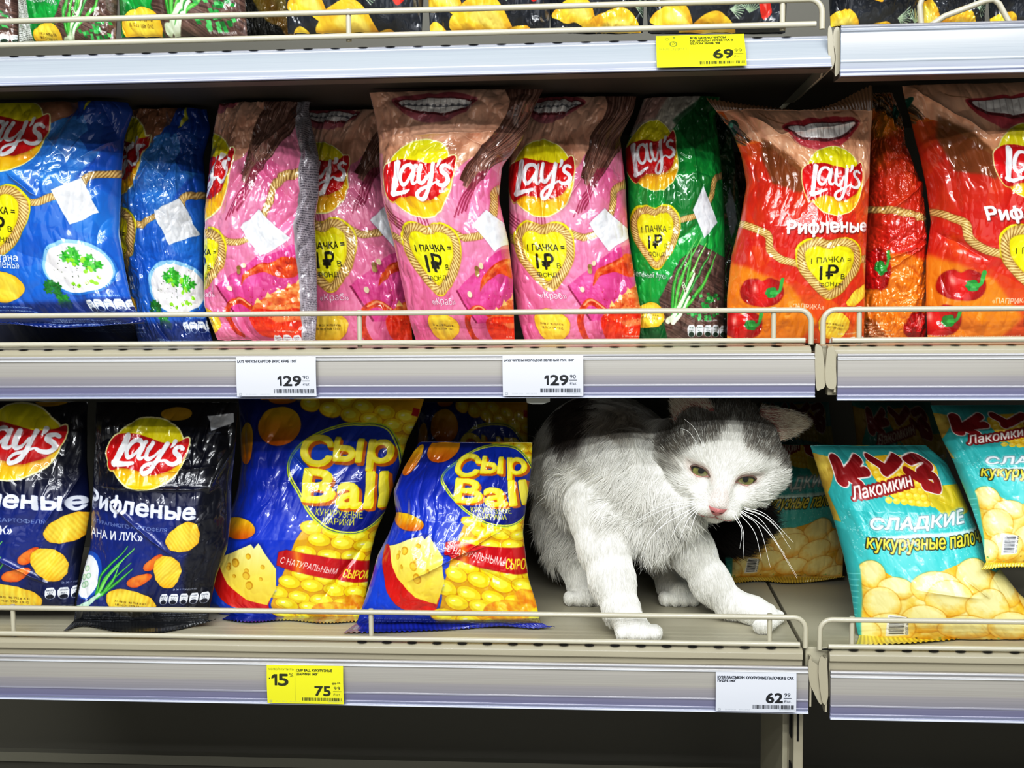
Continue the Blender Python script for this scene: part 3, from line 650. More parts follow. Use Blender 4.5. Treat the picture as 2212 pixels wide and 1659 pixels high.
    for x, y, c in ((1281, 574, '#8a6b3a'), (1292, 568, '#d9c9a2'), (1280, 583, '#a58b50'), (1256, 622, '#e2d3b4')): A.ell(x+1, y+2, 6, 6, '#7a1d46', alpha=.5, blur=2); A.ell(x, y, 5.5, 6, c)
    heart(A, 1180, 553, 146, 146, ends=([(1240, 500), (1268, 512), (1310, 505), (1335, 480), (1350, 440), (1360, 410), (1420, 380)], [(1108, 520), (1080, 505), (1010, 512)]))
    tagcard(A, [(1291, 485), (1330, 452), (1352, 470), (1400, 505), (1330, 542)])
    lays(A, cx, cy, 166, 168)
    A.text('«Краб»', 1187, 638, 60, 19, '#f6e9ef', 0, bold=.02, outline='#a53a64', ow=1)
    chip(A, 1172, 700, 44, 34, 0, 3)
    nutri(A, 1345, 748, 3, 24, 22, 26, bg='#5b1230'); fine(A, 1110, 1290, 745, 2, 6, 3, '#f0c3d2')
    backprint(A, -.3, -.06, '#d9d2d6', '#4a4550', 190, 760, 1); backprint(A, 1.07, 1.3, '#a49ea4', '#4a4550', 190, 760, 2)  # right side print greyed: shade painted into the white panel
    return A
def design_blue():
    A = Art([(195, -110, 275), (760, -110, 275)], base='#1c62c4'); X0, X1 = A.X.min(), A.X.max()
    A.img[:] = A.grad([(0, '#123f9c'), (.25, '#1b56b8'), (.5, '#2b82da'), (.75, '#1f6ccb'), (.9, '#123f97'), (1, '#0c2a72')], 'y', 195, 760)(A.X, A.Y)
    A.poly([(100, 330), (150, 260), (240, 250), (250, 330), (170, 440), (100, 470), (20, 400)], A.tex('#2f7ed0', '#4b9be4', 3, 3, 4), blur=3)
    A.poly([(170, 190), (X1, 190), (X1, 330), (225, 330), (190, 280)], '#0f3a94', alpha=.8)
    A.poly([(X0, 170), (195, 170), (190, 215), (165, 255), (140, 275), (100, 270), (60, 205), (X0, 240)], A.tex('#7d5038', '#b07553', 60, 40, 3, 3))
    A.stroke([(218, 190), (218, 222), (200, 243)], 4.5, '#b9b423')
    A.poly([(134, 300), (200, 255), (216, 285), (185, 343)], A.tex('#2c72bd', '#4a8fd4', 3, 3, 6)); A.stroke([(134, 300), (185, 343)], 1.4, '#c3dcf4', smooth=0, alpha=.7); A.stroke([(185, 343), (214, 290)], 1.4, '#0c3c84', smooth=0)
    shards(A, None, ['#5fb0f0', '#164fae', '#2f8ce0'], 20, -80, 270, 380, 640, 8, .3)
    A.poly([(0, 600), (150, 560), (120, 700), (-60, 700)], '#2a7ed8', alpha=.4)
    heart(A, 40, 478, 146, 152, rot=.12, ends=([(95, 430), (128, 442), (165, 428), (215, 420), (232, 385), (300, 372)], [(-40, 440), (-90, 430), (-160, 440)]))
    tagcard(A, [(162, 415), (220, 388), (256, 462), (196, 486)])
    lays(A, 48, 298, 176, 164, rot=.05)
    # bowl with cream
    A.ell(196, 580, 78, 62, '#0c3a86', blur=6, alpha=.5); A.ell(195, 578, 76, 60, '#2a76c4'); A.ell(195, 576, 72, 57, '#8fc0ea'); A.ell(196, 580, 67, 53, A.tex('#dcdadf', '#f7f4f2', 30, 14, 2))
    leaf(A, 190, 555, 22, seed=2); leaf(A, 228, 568, 20, seed=5); leaf(A, 135, 622, 20, '#145a24', 3, '#2f8b34'); leaf(A, 150, 650, 18, '#1a6b2a', 9, '#37a03a')
    g = np.random.default_rng(5)
    for i in range(14): A.ell(160+g.random()*75, 560+g.random()*60, 5, 4, '#8ed62e', rot=g.random()*3); 
    for i in range(40): A.ell(142+g.random()*108, 538+g.random()*84, 1.4, 1, '#3a4a30', rot=g.random()*3)
    A.text('Сметана', 30, 555, 90, 17, '#f2f6fc', .05, bold=.02, outline='#1b4f9c', ow=1); A.text('и зелень»', 34, 572, 84, 16, '#f2f6fc', .05, bold=.02, outline='#1b4f9c', ow=1)
    chip(A, 30, 620, 42, 33, .2, 5, code=False)
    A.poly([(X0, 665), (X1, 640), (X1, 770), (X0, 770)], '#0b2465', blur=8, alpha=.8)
    fine(A, -60, 90, 662, 2, 8, 4, '#c9d6ee', .04); fine(A, 90, 250, 690, 4, 6, 3.5, '#b7c7e6', .03, 3); nutri(A, 205, 662, 5, 19, 18, 26, bg='#15306e', skew=-.5)
    A.text('150 г', 128, 692, 20, 6, '#c9d6ee', .04)
    backprint(A, -.3, -.03, '#c9ced8', '#3c4454', 195, 760, 4); backprint(A, 1.02, 1.3, '#d0d4dc', '#3c4454', 440, 560, 5)
    return A
def design_green():
    A = Art([(190, 1340, 1570), (760, 1340, 1570)], base='#16813a'); X0, X1 = A.X.min(), A.X.max()
    A.img[:] = A.grad([(0, '#0c5a26'), (.3, '#128a38'), (.55, '#17a044'), (.8, '#0f7f35'), (1, '#0a4d24')], 'y', 190, 760)(A.X, A.Y)
    A.poly([(1470, 300), (1570, 230), (1620, 360), (1560, 470), (1480, 470)], '#1fae4c', alpha=.6, blur=2)
    A.poly([(1420, 420), (1500, 380), (1620, 420), (1500, 560), (1430, 540)], '#0b6a2c', alpha=.6); A.poly([(1340, 640), (1480, 500), (1600, 460), (1600, 560), (1450, 720)], '#22b350', alpha=.5)
    A.poly([(X0, 170), (1520, 170), (1500, 235), (1440, 290), (1340, 300), (X0, 320)], A.tex('#a29a8c', '#d8d2c6', 50, 26, 3, 3)); A.poly([(1340, 200), (1420, 190), (1390, 260), (1330, 280)], '#b46c62', alpha=.5, blur=8)
    A.poly([(1440, 265), (1530, 200), (1560, 300), (1500, 330)], '#0c4d22', alpha=.7, blur=4)
    wood = A.tex('#4a3530', '#7a5f55', 40, 2.2, 7, 4, 2.2, .45)
    A.poly([(1455, 575), (1500, 540), (1640, 600), (1640, 770), (1430, 770), (1400, 660)], '#062d12', blur=6, alpha=.5)
    A.poly([(1455, 570), (1500, 535), (1640, 590), (1640, 775), (1430, 775), (1403, 655)], wood)
    onion(A, 1440, 700, [(1495, 525), (1507, 522), (1520, 535), (1535, 545), (1485, 540), (1546, 552)], 8)
    A.stroke([(1425, 700), (1440, 690), (1470, 640), (1490, 600)], [14, 9, 8, 5], '#dff0d0'); A.stroke([(1438, 706), (1452, 692), (1478, 650)], [12, 8, 5], '#eaf5dc')
    g = np.random.default_rng(3)
    for i in range(40): x, y = 1520+g.normal(0, 16), 640+g.random()*60; A.poly([(x-5, y-3), (x+3, y-4), (x+5, y+3), (x-3, y+4)], ['#2f9a48', '#57c06a', '#1d7a35'][i % 3])
    for i in range(4): A.ell(1462+i*2, 622+i*5, 4, 4.6, '#cfe8c0'); A.ell(1462+i*2, 622+i*5, 2.4, 3, '#5b4a44')
    heart(A, 1398, 520, 118, 140, ends=([(1440, 480), (1460, 483), (1500, 470), (1530, 440), (1545, 400), (1570, 380)],))
    tagcard(A, [(1487, 462), (1515, 413), (1548, 486), (1515, 524)])
    lays(A, 1396, 345, 128, 158, rot=-.22)
    A.text('«Зелёный лук»', 1378, 602, 88, 17, '#eef6ee', .12, bold=.02, outline='#0b5a28', ow=1)
    chip(A, 1375, 690, 40, 30, 0, 8)
    nutri(A, 1485, 724, 5, 21, 20, 26, bg='#1c3a2a'); fine(A, 1380, 1560, 745, 2, 6, 3, '#cfe0d0')
    backprint(A, -.3, -.05, '#cfd2cc', '#404540', 190, 760, 6); backprint(A, 1.05, 1.3, '#cfd2cc', '#404540', 190, 760, 7)
    return A
def design_orange():
    A = Art([(200, 1530, 1885), (238, 1545, 1885), (280, 1578, 1882), (330, 1600, 1880), (400, 1612, 1878), (470, 1600, 1874), (550, 1580, 1870), (640, 1570, 1868), (760, 1570, 1866)], base='#d5461a', U0=-.45); X0, X1 = A.X.min(), A.X.max()
    A.img[:] = A.grad([(0, '#e9772a'), (.3, '#d6481c'), (.5, '#c8261a'), (.7, '#df5a1c'), (.85, '#e99a20'), (1, '#b86a18')], 'y', 200, 760)(A.X, A.Y)
    shards(A, None, ['#f0902a', '#c41a18', '#e8601e', '#f3ab24', '#b11518'], 50, X0, X1, 330, 700, 9, .45)
    A.poly([(X0, 330), (1610, 330), (1640, 420), (1600, 520), (X0, 560)], '#c5281a', alpha=.5, blur=6)
    A.poly([(1560, 560), (1700, 620), (1760, 700), (1700, 760), (X0, 760), (X0, 560)], '#e8941d', alpha=.8, blur=8)
    skin = A.tex('#e3a47c', '#ffcdaa', 80, 50, 4, 3)
    A.poly([(X0, 180), (X1, 180), (X1, 360), (1880, 370), (1850, 420), (1790, 440), (1740, 400), (1680, 340), (1640, 310), (1590, 290), (1560, 240), (X0, 240)], skin)
    A.poly([(1640, 300), (1700, 340), (1740, 390), (1720, 425), (1660, 400), (1640, 340)], '#7a4a24', blur=5, alpha=.9)
    A.poly([(1640, 240), (1820, 225), (1885, 230), (1860, 290), (1700, 300)], '#f5bd98', blur=12, alpha=.7)
    mouth(A, 1772, 290, 168, lip='#c23440', lip2='#e0606c', rot=-.1)
    A.stroke([(1640, 250), (1660, 262), (1690, 270)], 3, '#9c5a35', alpha=.7, blur=1); A.stroke([(1800, 245), (1830, 236), (1850, 250)], 4, '#8f5232', alpha=.6, blur=2)
    hair(A, [(1400, 190), (1500, 220), (1560, 250), (1620, 300)], [(1400, 260), (1480, 270), (1540, 280), (1605, 315)], 90, ['#3b2a1c', '#6e5a40', '#8d7a5a', '#241a12'], 2, 6)
    A.ell(1582, 277, 13, 17, '#0c4a3a'); A.ell(1579, 271, 4, 5, '#59b39a')
    A.poly([(X0, 560), (1480, 600), (1450, 700), (X0, 720)], '#c8201a', alpha=.5, blur=4)
    pepper(A, 1640, 634, 44, 34, 1); pepper(A, 1600, 705, 42, 34, 2); pepper(A, 1440, 640, 46, 40, 3); pepper(A, 1500, 590, 30, 46, 4)
    heart(A, 1780, 583, 146, 132, ends=([(1712, 575), (1680, 565), (1655, 545), (1650, 515), (1628, 500), (1580, 480), (1500, 470), (1400, 470)], [(1842, 565), (1870, 560), (1950, 540)]))
    lays(A, 1790, 396, 132, 154, rot=.0)
    A.text('Рифленые', 1777, 497, 178, 34, '#f6f3f2', -.03, bold=.05, shadow='#4a0c08')
    A.text('«ПАПРИКА»', 1735, 664, 74, 11, '#f0dccb', .03, bold=.02)
    chip(A, 1795, 705, 36, 30, .4, 12, ridged=True); chip(A, 1850, 640, 34, 14, -.7, 13, ridged=True, code=False)
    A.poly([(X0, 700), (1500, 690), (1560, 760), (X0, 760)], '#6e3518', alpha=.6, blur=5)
    fine(A, 1560, 1760, 736, 4, 6, 4, '#ead8cc', 0, 2); fine(A, 1400, 1540, 700, 6, 7, 4.4, '#ead8cc', 0, 5); nutri(A, 1800, 744, 4, 20, 18, 24, bg='#5a2410')
    backprint(A, -.45, -.3, '#cfc8c4', '#453c3a', 330, 600, 8); backprint(A, 1.04, 1.3, '#cfc8c4', '#453c3a', 300, 600, 9)
    return A
def design_navy():
    A = Art([(862, 190, 515), (1370, 190, 515)], base='#0e1536'); X0, X1 = A.X.min(), A.X.max()
    A.img[:] = A.grad([(0, '#05060d'), (.3, '#080b1c'), (.45, '#10194a'), (.65, '#16286e'), (.85, '#0e1a4c'), (1, '#16181e')], 'y', 862, 1370)(A.X, A.Y)
    A.poly([(X0, 1080), (420, 1100), (330, 1330), (X0, 1340)], '#1a3080', blur=20, alpha=.8); A.poly([(500, 862), (X1, 862), (X1, 1370), (480, 1370), (440, 1200), (480, 1000)], '#07080e', blur=14, alpha=.8)
    A.ell(380, 885, 36, 14, '#b98a12'); 
    lays(A, 323, 968, 196, 150, rot=.10)
    A.text('Рифленые', 315, 1085, 282, 46, '#dfe4f2', .10, bold=.05)
    A.text('ИЗ НАТУРАЛЬНОГО КАРТОФЕЛЯ¹', 275, 1122, 240, 9, '#93a4cf', .08, bold=.01)
    A.text('«СМЕТАНА И ЛУК»', 215, 1143, 235, 19, '#eef1fa', .03, bold=.03)
    A.ell(195, 1240, 43, 54, '#1c55ae', rot=-.2); A.ell(193, 1243, 36, 48, A.tex('#dfe6ee', '#f6f8fb', 20, 20, 3), rot=-.2)
    for x, y in ((190, 1225), (200, 1240), (186, 1245), (197, 1258), (188, 1262)): A.ell(x, y, 8, 7, '#9cc4a4'); A.ell(x, y, 5, 4.4, '#d7e8d8')
    onion(A, 235, 1288, [(295, 1168), (312, 1172), (290, 1195), (310, 1205), (318, 1218), (280, 1210)], 8)
    A.stroke([(165, 1318), (200, 1310), (240, 1280)], [10, 14, 8], '#bfe0c8')
    chip(A, 430, 1150, 38, 32, -.6, 21, ridged=True, code=False); chip(A, 365, 1205, 24, 14, -.6, 22, code=False, warm='#cf4310', lite='#f09038')
    chip(A, 405, 1225, 42, 30, .7, 23, ridged=True, code=False); chip(A, 340, 1245, 30, 14, -.3, 24, code=False, warm='#cf4310', lite='#f4a040')
    chip(A, 325, 1300, 62, 34, .15, 25, ridged=True)
    A.ell(244, 1312, 4, 4, '#6db356')
    tagcard(A, [(455, 890), (512, 885), (516, 905), (470, 922)]); A.text('Здесь шрифт', 478, 927, 28, 5, '#8f97a8')
    A.poly([(X0, 1318), (X1, 1318), (X1, 1375), (X0, 1375)], '#17191c', alpha=.9, blur=3)
    nutri(A, 410, 1290, 5, 24, 21, 26, bg='#141a30'); fine(A, 200, 330, 1332, 4, 7, 3.4, '#8d929c', 0, 1); fine(A, 400, 515, 1318, 5, 6, 3.4, '#a7adb8', 0, 3)
    backprint(A, -.3, -.04, '#0c0e18', '#6d7488', 1060, 1340, 8); backprint(A, 1.04, 1.3, '#0c0e18', '#6d7488', 1000, 1340, 9)
    return A
CB = [(862, 515, 916), (900, 517, 905), (950, 519, 880), (1000, 521, 866), (1050, 515, 850), (1100, 500, 834), (1150, 470, 812), (1200, 455, 800), (1260, 432, 795), (1300, 428, 788), (1350, 450, 770)]
def corn(A, clipfn, x0, x1, y0, y1, rot=-.15, dx=44, dy=26, seed=0):
    g = np.random.default_rng(seed); r = 0
    for j, yy in enumerate(np.arange(y0-40, y1+40, dy)):
        for i, xx in enumerate(np.arange(x0-40, x1+40, dx)):
            x = xx+(j % 2)*dx/2+g.normal(0, 1.5)-(yy-y0)*.22; y = yy+(xx-x0)*.25+g.normal(0, 1)
            if not clipfn(x, y): continue
            A.ell(x, y, dx*.56, dy*.60, '#c98a08', rot=.25); A.ell(x, y-.6, dx*.52, dy*.56, '#f0cf16', rot=.25); A.ell(x-2, y-2, dx*.34, dy*.32, '#fbee4a', rot=.25, blur=1); A.ell(x-dx*.14, y-dy*.18, dx*.10, dy*.08, '#fffbe0', alpha=.8)
def design_cheese():
    A = Art(CB, base='#17309c'); X0, X1 = A.X.min(), A.X.max()
    A.img[:] = A.grad([(0, '#0d1c70'), (.3, '#1630a6'), (.7, '#1a44c4'), (.9, '#1c4ec8'), (1, '#12257e')], 'y', 862, 1350)(A.X, A.Y)
    # corn cob on the right
    cobp = [(650, 862), (1000, 862), (1000, 950), (930, 1040), (880, 1150), (850, 1360), (585, 1360), (600, 1290), (640, 1200), (680, 1120), (740, 1080), (820, 960), (760, 900)]
    A.poly(cobp, '#d9a20c', blur=0)
    from_poly = np.array(cobp, float)
    def inside(x, y):
        c = False; n = len(from_poly)
        for i in range(n):
            xa, ya = from_poly[i]; xb, yb = from_poly[(i+1) % n]
            if (ya > y) != (yb > y) and x < (xb-xa)*(y-ya)/(yb-ya)+xa: c = not c
        return c
    corn(A, inside, 560, 1000, 862, 1360)
    A.poly([(515, 862), (650, 862), (770, 905), (700, 950), (640, 1000), (515, 1100), (430, 1200)], '#1531a8', alpha=0)
    # snack balls
    for x, y, rx, ry in ((614, 917, 48, 40), (540, 955, 18, 45), (612, 862, 30, 10), (530, 1132, 42, 22)):
        A.ell(x, y, rx+2, ry+2, '#0a1450', blur=4, alpha=.5)
        A.ell(x, y, rx, ry, (lambda cx, cy, rx_, ry_: (lambda X, Y: (lambda t: srgb('#c45808')*(1-t)+srgb('#e6b41c')*t)(np.clip(.9-.9*((Y-cy)/ry_*.6+.5)+.3*fbm(X/20, Y/20, 2), 0, 1)[..., None])))(x, y, rx, ry))
    # blue oval with the title
    ov = [(645, 1000), (670, 955), (720, 925), (785, 915), (840, 925), (862, 975), (858, 1035), (835, 1100), (790, 1138), (735, 1130), (695, 1095), (670, 1050)]
    A.poly(ov, '#c6d92a', smooth=6, grow=16); A.poly(ov, '#1a2c7c', smooth=6, grow=9); A.poly(ov, '#e9f04a', smooth=6, grow=6); A.poly(ov, A.grad([(0, '#1338b4'), (1, '#101f80')], 'y', 915, 1140), smooth=6)
    A.ell(700, 985, 60, 40, '#2a66d8', blur=10, alpha=.6)
    def big(t, cx, cy, w, h, rot):
        for k in range(5, 0, -1): A.text(t, cx+k*1.3-1, cy+k*1.4, w, h, '#c96a0c', rot, bold=.06)
        A.text(t, cx, cy, w, h, '#f7e61e', rot, bold=.06, outline=None); A.text(t, cx-1.5, cy-1.5, w*.985, h*.96, '#fff158', rot, bold=.02)
    big('С', 700, 965, 62, 60, .08); big('ыр', 795, 975, 116, 62, .08)
    big('B', 708, 1038, 64, 66, .08); big('all', 793, 1050, 92, 76, .10)
    A.text('КУКУРУЗНЫЕ', 748, 1098, 92, 16, '#f2ee3a', .14, bold=.03); A.text('ШАРИКИ', 746, 1115, 62, 14, '#f2ee3a', .14, bold=.03)
    # cheese wedge
    A.poly([(472, 1205), (560, 1160), (585, 1160), (612, 1215), (608, 1270), (575, 1310), (500, 1290), (474, 1240)], '#0a1868', blur=8, alpha=.5, grow=4)
    A.poly([(476, 1196), (540, 1240), (600, 1250), (590, 1304), (572, 1318), (520, 1312), (484, 1282), (468, 1230)], A.grad([(0, '#b3121a'), (1, '#d42418')], 'y', 1200, 1320), smooth=4)
    A.poly([(480, 1200), (563, 1163), (570, 1172), (580, 1160), (614, 1216), (610, 1262), (588, 1302), (545, 1290), (505, 1255)], A.grad([(0, '#f8f0a8'), (.5, '#f7dc62'), (1, '#f4cc3c')], 'y', 1160, 1300))
    for x, y, r in ((525, 1205, 9), (508, 1218, 5), (556, 1190, 6), (550, 1222, 5), (548, 1233, 8), (586, 1213, 5), (553, 1255, 9), (520, 1235, 4), (580, 1240, 4), (510, 1210, 4)): A.ell(x, y, r, r*1.1, '#c9951a'); A.ell(x-1, y+1, r*.75, r*.8, '#e8bd3c')
    # red band
    band = [(622, 1178), (640, 1174), (700, 1188), (770, 1205), (830, 1222), (830, 1262), (770, 1255), (700, 1236), (640, 1218), (616, 1208)]
    A.poly(band, '#6e0a10', grow=2, blur=2, alpha=.6); A.poly(band, A.grad([(0, '#b8101a'), (.15, '#b8101a'), (.22, '#e8861e'), (.3, '#c8141c'), (1, '#b00d18')], 'x', 612, 830))
    A.text('С НАТУРАЛЬНЫМ', 682, 1211, 118, 15, '#fbf6ee', .27, bold=.03, shear=.2); A.text('СЫРОМ', 775, 1238, 54, 19, '#f6e534', .22, bold=.03, shear=.2)
    A.ell(720, 1318, 44, 22, A.tex('#d97f14', '#f4cc34', 9, 9, 4)); A.ell(765, 1300, 22, 18, A.tex('#d97f14', '#f4cc34', 9, 9, 4))
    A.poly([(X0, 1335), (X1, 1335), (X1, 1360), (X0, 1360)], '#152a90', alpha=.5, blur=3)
    fine(A, 460, 620, 1334, 3, 5, 3, '#aebbe8', 0, 2); fine(A, 640, 800, 1338, 3, 4, 2.6, '#5c4a10', 0, 4)
    A.poly([(895, 880), (907, 884), (903, 900), (891, 896)], '#b8141c')
    backprint(A, -.3, -.05, '#e4e6ee', '#33384c', 1240, 1350, 8)
    return A
def design_kuz():
    A = Art([(950, 1745, 2020), (1000, 1755, 2040), (1100, 1790, 2090), (1250, 1830, 2160), (1330, 1842, 2215), (1395, 1850, 2260)], base='#3fbfc0', U1=1.2); X0, X1 = A.X.min(), A.X.max()
    A.img[:] = A.grad([(0, '#2f8f8c'), (.3, '#38b4b4'), (.5, '#4fc6c6'), (1, '#49c4c0')], 'y', 950, 1395)(A.X, A.Y)
    puff = A.tex('#e2a818', '#f5e39a', 26, 26, 5, 4, 2.2)
    A.poly([(X0, 960), (1790, 985), (1775, 1060), (1800, 1120), (X0, 1130)], A.tex('#a8842c', '#d8c25a', 20, 20, 3))
    def puffs(L, seed=0):
        for i, (x, y, rx, ry) in enumerate(L):
            A.ell(x, y, rx+1.5, ry+1.5, '#b87410', blur=2, alpha=.6)
            A.ell(x, y, rx, ry, (lambda cx, cy, r1, r2, sd: (lambda X, Y: (lambda t: srgb('#eda820')*(1-t)+srgb('#f8eaa4')*t)(np.clip(1.15-.8*(((X-cx)/r1)**2+((Y-cy)/r2)**2)*.8-.35*(Y-cy)/r2+.5*(fbm(X/9, Y/9, sd)-.5), 0, 1)[..., None])))(x, y, rx, ry, i+seed))
    A.poly([(1835, 1250), (1850, 1205), (1880, 1215), (1925, 1240), (1950, 1225), (2000, 1210), (2060, 1190), (2110, 1215), (2150, 1240), (2320, 1230), (2320, 1395), (1838, 1395)], puff)
    puffs([(1858, 1225, 26, 30), (2070, 1225, 42, 36), (1905, 1250, 34, 24), (1985, 1245, 52, 34), (2140, 1260, 44, 36), (1880, 1290, 34, 40), (2010, 1270, 48, 40), (1960, 1320, 44, 34), (2090, 1290, 46, 38), (2040, 1340, 54, 30), (1900, 1345, 44, 36), (2130, 1340, 46, 34), (2210, 1290, 40, 50), (2200, 1365, 44, 24), (1850, 1360, 30, 30)])
    # sugar dots
    g = np.random.default_rng(4)
    for i in range(700): x = 1800+g.random()*350; A.ell(x, 1140+g.normal(0, 24)+(x-1900)*.04, .9, .9, '#d9f2f2', alpha=.75)
    # corn and red letters
    A.poly([(1860, 985), (1990, 985), (2010, 1040), (1990, 1075), (1930, 1072), (1880, 1040)], '#e0b420', smooth=5)
    for j in range(6):
        for i in range(9): A.ell(1868+i*16+j*5, 1000+j*13+i*1.5, 7.6, 6.4, '#f3cf3c', alpha=.95); A.ell(1866+i*16+j*5, 998+j*13+i*1.5, 4, 2.6, '#f9e68a', alpha=.8)
    A.poly([(1980, 1060), (2010, 1040), (2100, 1052), (2090, 1095), (2020, 1100)], '#cdb92c', smooth=4)
    R = A.grad([(0, '#7c0c12'), (1, '#a3161c')], 'y', 975, 1060)
    for col, gr in (('#f0e4dc', 5), (R, 0)):
        A.stroke([(1790, 990), (1800, 1030)], 26+gr, col, smooth=0); A.stroke([(1840, 986), (1806, 1018), (1850, 1010)], 19+gr, col, smooth=0); A.stroke([(1800, 1015), (1836, 1036)], 18+gr, col, smooth=0)
        A.stroke([(1868, 984), (1898, 1006), (1930, 984)], 19+gr, col, smooth=0); A.stroke([(1898, 1004), (1890, 1010)], 19+gr, col, smooth=0)
        A.stroke([(1950, 990), (1980, 984), (1992, 1000), (1968, 1014), (2000, 1022), (2002, 1046), (1975, 1040)], 17+gr, col)
    A.stroke([(1940, 1010), (1975, 1030), (2000, 1046)], 20, R)
    A.text('Лакомкин', 1882, 1040, 132, 26, '#f4efe8', -.24, bold=.03, shear=.2, outline='#8e1218', ow=4.4)
    A.text('СЛАДКИЕ', 1960, 1112, 212, 30, '#e8eef2', -.05, bold=.05, shear=.15, outline='#5f8c92', ow=1.6, glow='#bfe8ea')
    A.stroke([(1850, 1150), (1950, 1138), (2100, 1136)], 9, '#eef6f6', alpha=.8, blur=3)
    A.text('кукурузные палочки', 1992, 1158, 290, 31, '#e6d748', -.03, bold=.03, shear=.15, outline='#1d2a1c', ow=2.2)
    # barcode
    bc = [(1893, 1314), (1926, 1316), (1930, 1360), (1890, 1366)]; A.poly(bc, '#eef0f2', grow=3)
    for i in range(14): A.stroke([(1895, 1318+i*3.2), (1922, 1317+i*3.2)], .8+1.4*((i*5) % 3)/2, '#1c1f26', smooth=0)
    A.text('69 09135300', 1928, 1338, 44, 5, '#1c1f26', 1.57)
    for i in range(40): A.ell(1845+g.random()*400, 1368+g.random()*24, 2, 2, '#3a3420' if i % 2 else '#7ac05c', alpha=.8)
    A.poly([(X0, 1130), (1812, 1135), (1838, 1220), (1845, 1395), (X0, 1395)], '#35aeae', alpha=.9, blur=2)
    for i in range(12): A.stroke([(1812, 1240+i*14), (1838, 1228+i*14)], 1.6, '#7cd6d4', smooth=0)
    return A
def design_black():
    A = Art([(-160, 600, 940), (110, 600, 940)], base='#1c2027', S=1.6)
    A.img[:] = A.tex('#14171d', '#343942', 60, 90, 5, 3)(A.X, A.Y)
    for (cx, cy, r, rot, sd) in ((672, 20, 62, .35, 1), (770, 62, 92, .2, 2), (640, 90, 40, 0, 3), (860, 110, 60, .4, 4), (700, -90, 70, .5, 6), (850, -80, 60, .1, 7)):
        P = T2([(-1, .55), (-.75, -.2), (-.2, -.75), (.25, -.6), (.7, .05), (1.1, .5), (.5, .62), (0, .5), (-.5, .68)], cx, cy, r, r*.75, rot)
        A.poly(P, '#08090b', grow=2, blur=4, alpha=.6)
        A.poly(P, (lambda cx, cy, r, sd: (lambda X, Y: (lambda t: srgb('#e07c18')*(1-t)+srgb('#f4d243')*t)(np.clip(.3+.9*fbm(X/r*2, Y/r*2, sd)-.15*((Y-cy)/r), 0, 1)[..., None])))(cx, cy, r, sd), smooth=5)
        A.poly(T2([(-.5, .1), (-.15, -.4), (.2, -.3), (.5, .15), (0, .25)], cx, cy, r, r*.75, rot), '#fae88a', smooth=4, blur=5, alpha=.6)
    for k in range(9): a = -.9+k*.2; A.stroke([(800, 2), (800+34*math.cos(a), 2-34*math.sin(a)-4)], 2, '#8fa98a' if k % 2 else '#b7c7ae', smooth=0); A.stroke([(845, 10), (845+38*math.cos(a+1.6), 10-30*math.sin(a+1.6))], 2, '#9db394', smooth=0)
    A.poly([(868, -20), (890, -25), (900, 6), (884, 22), (872, 8)], '#d2382c', smooth=4); A.poly([(876, -12), (884, -14), (888, 4)], '#f0948a', blur=1, alpha=.7)
    return A
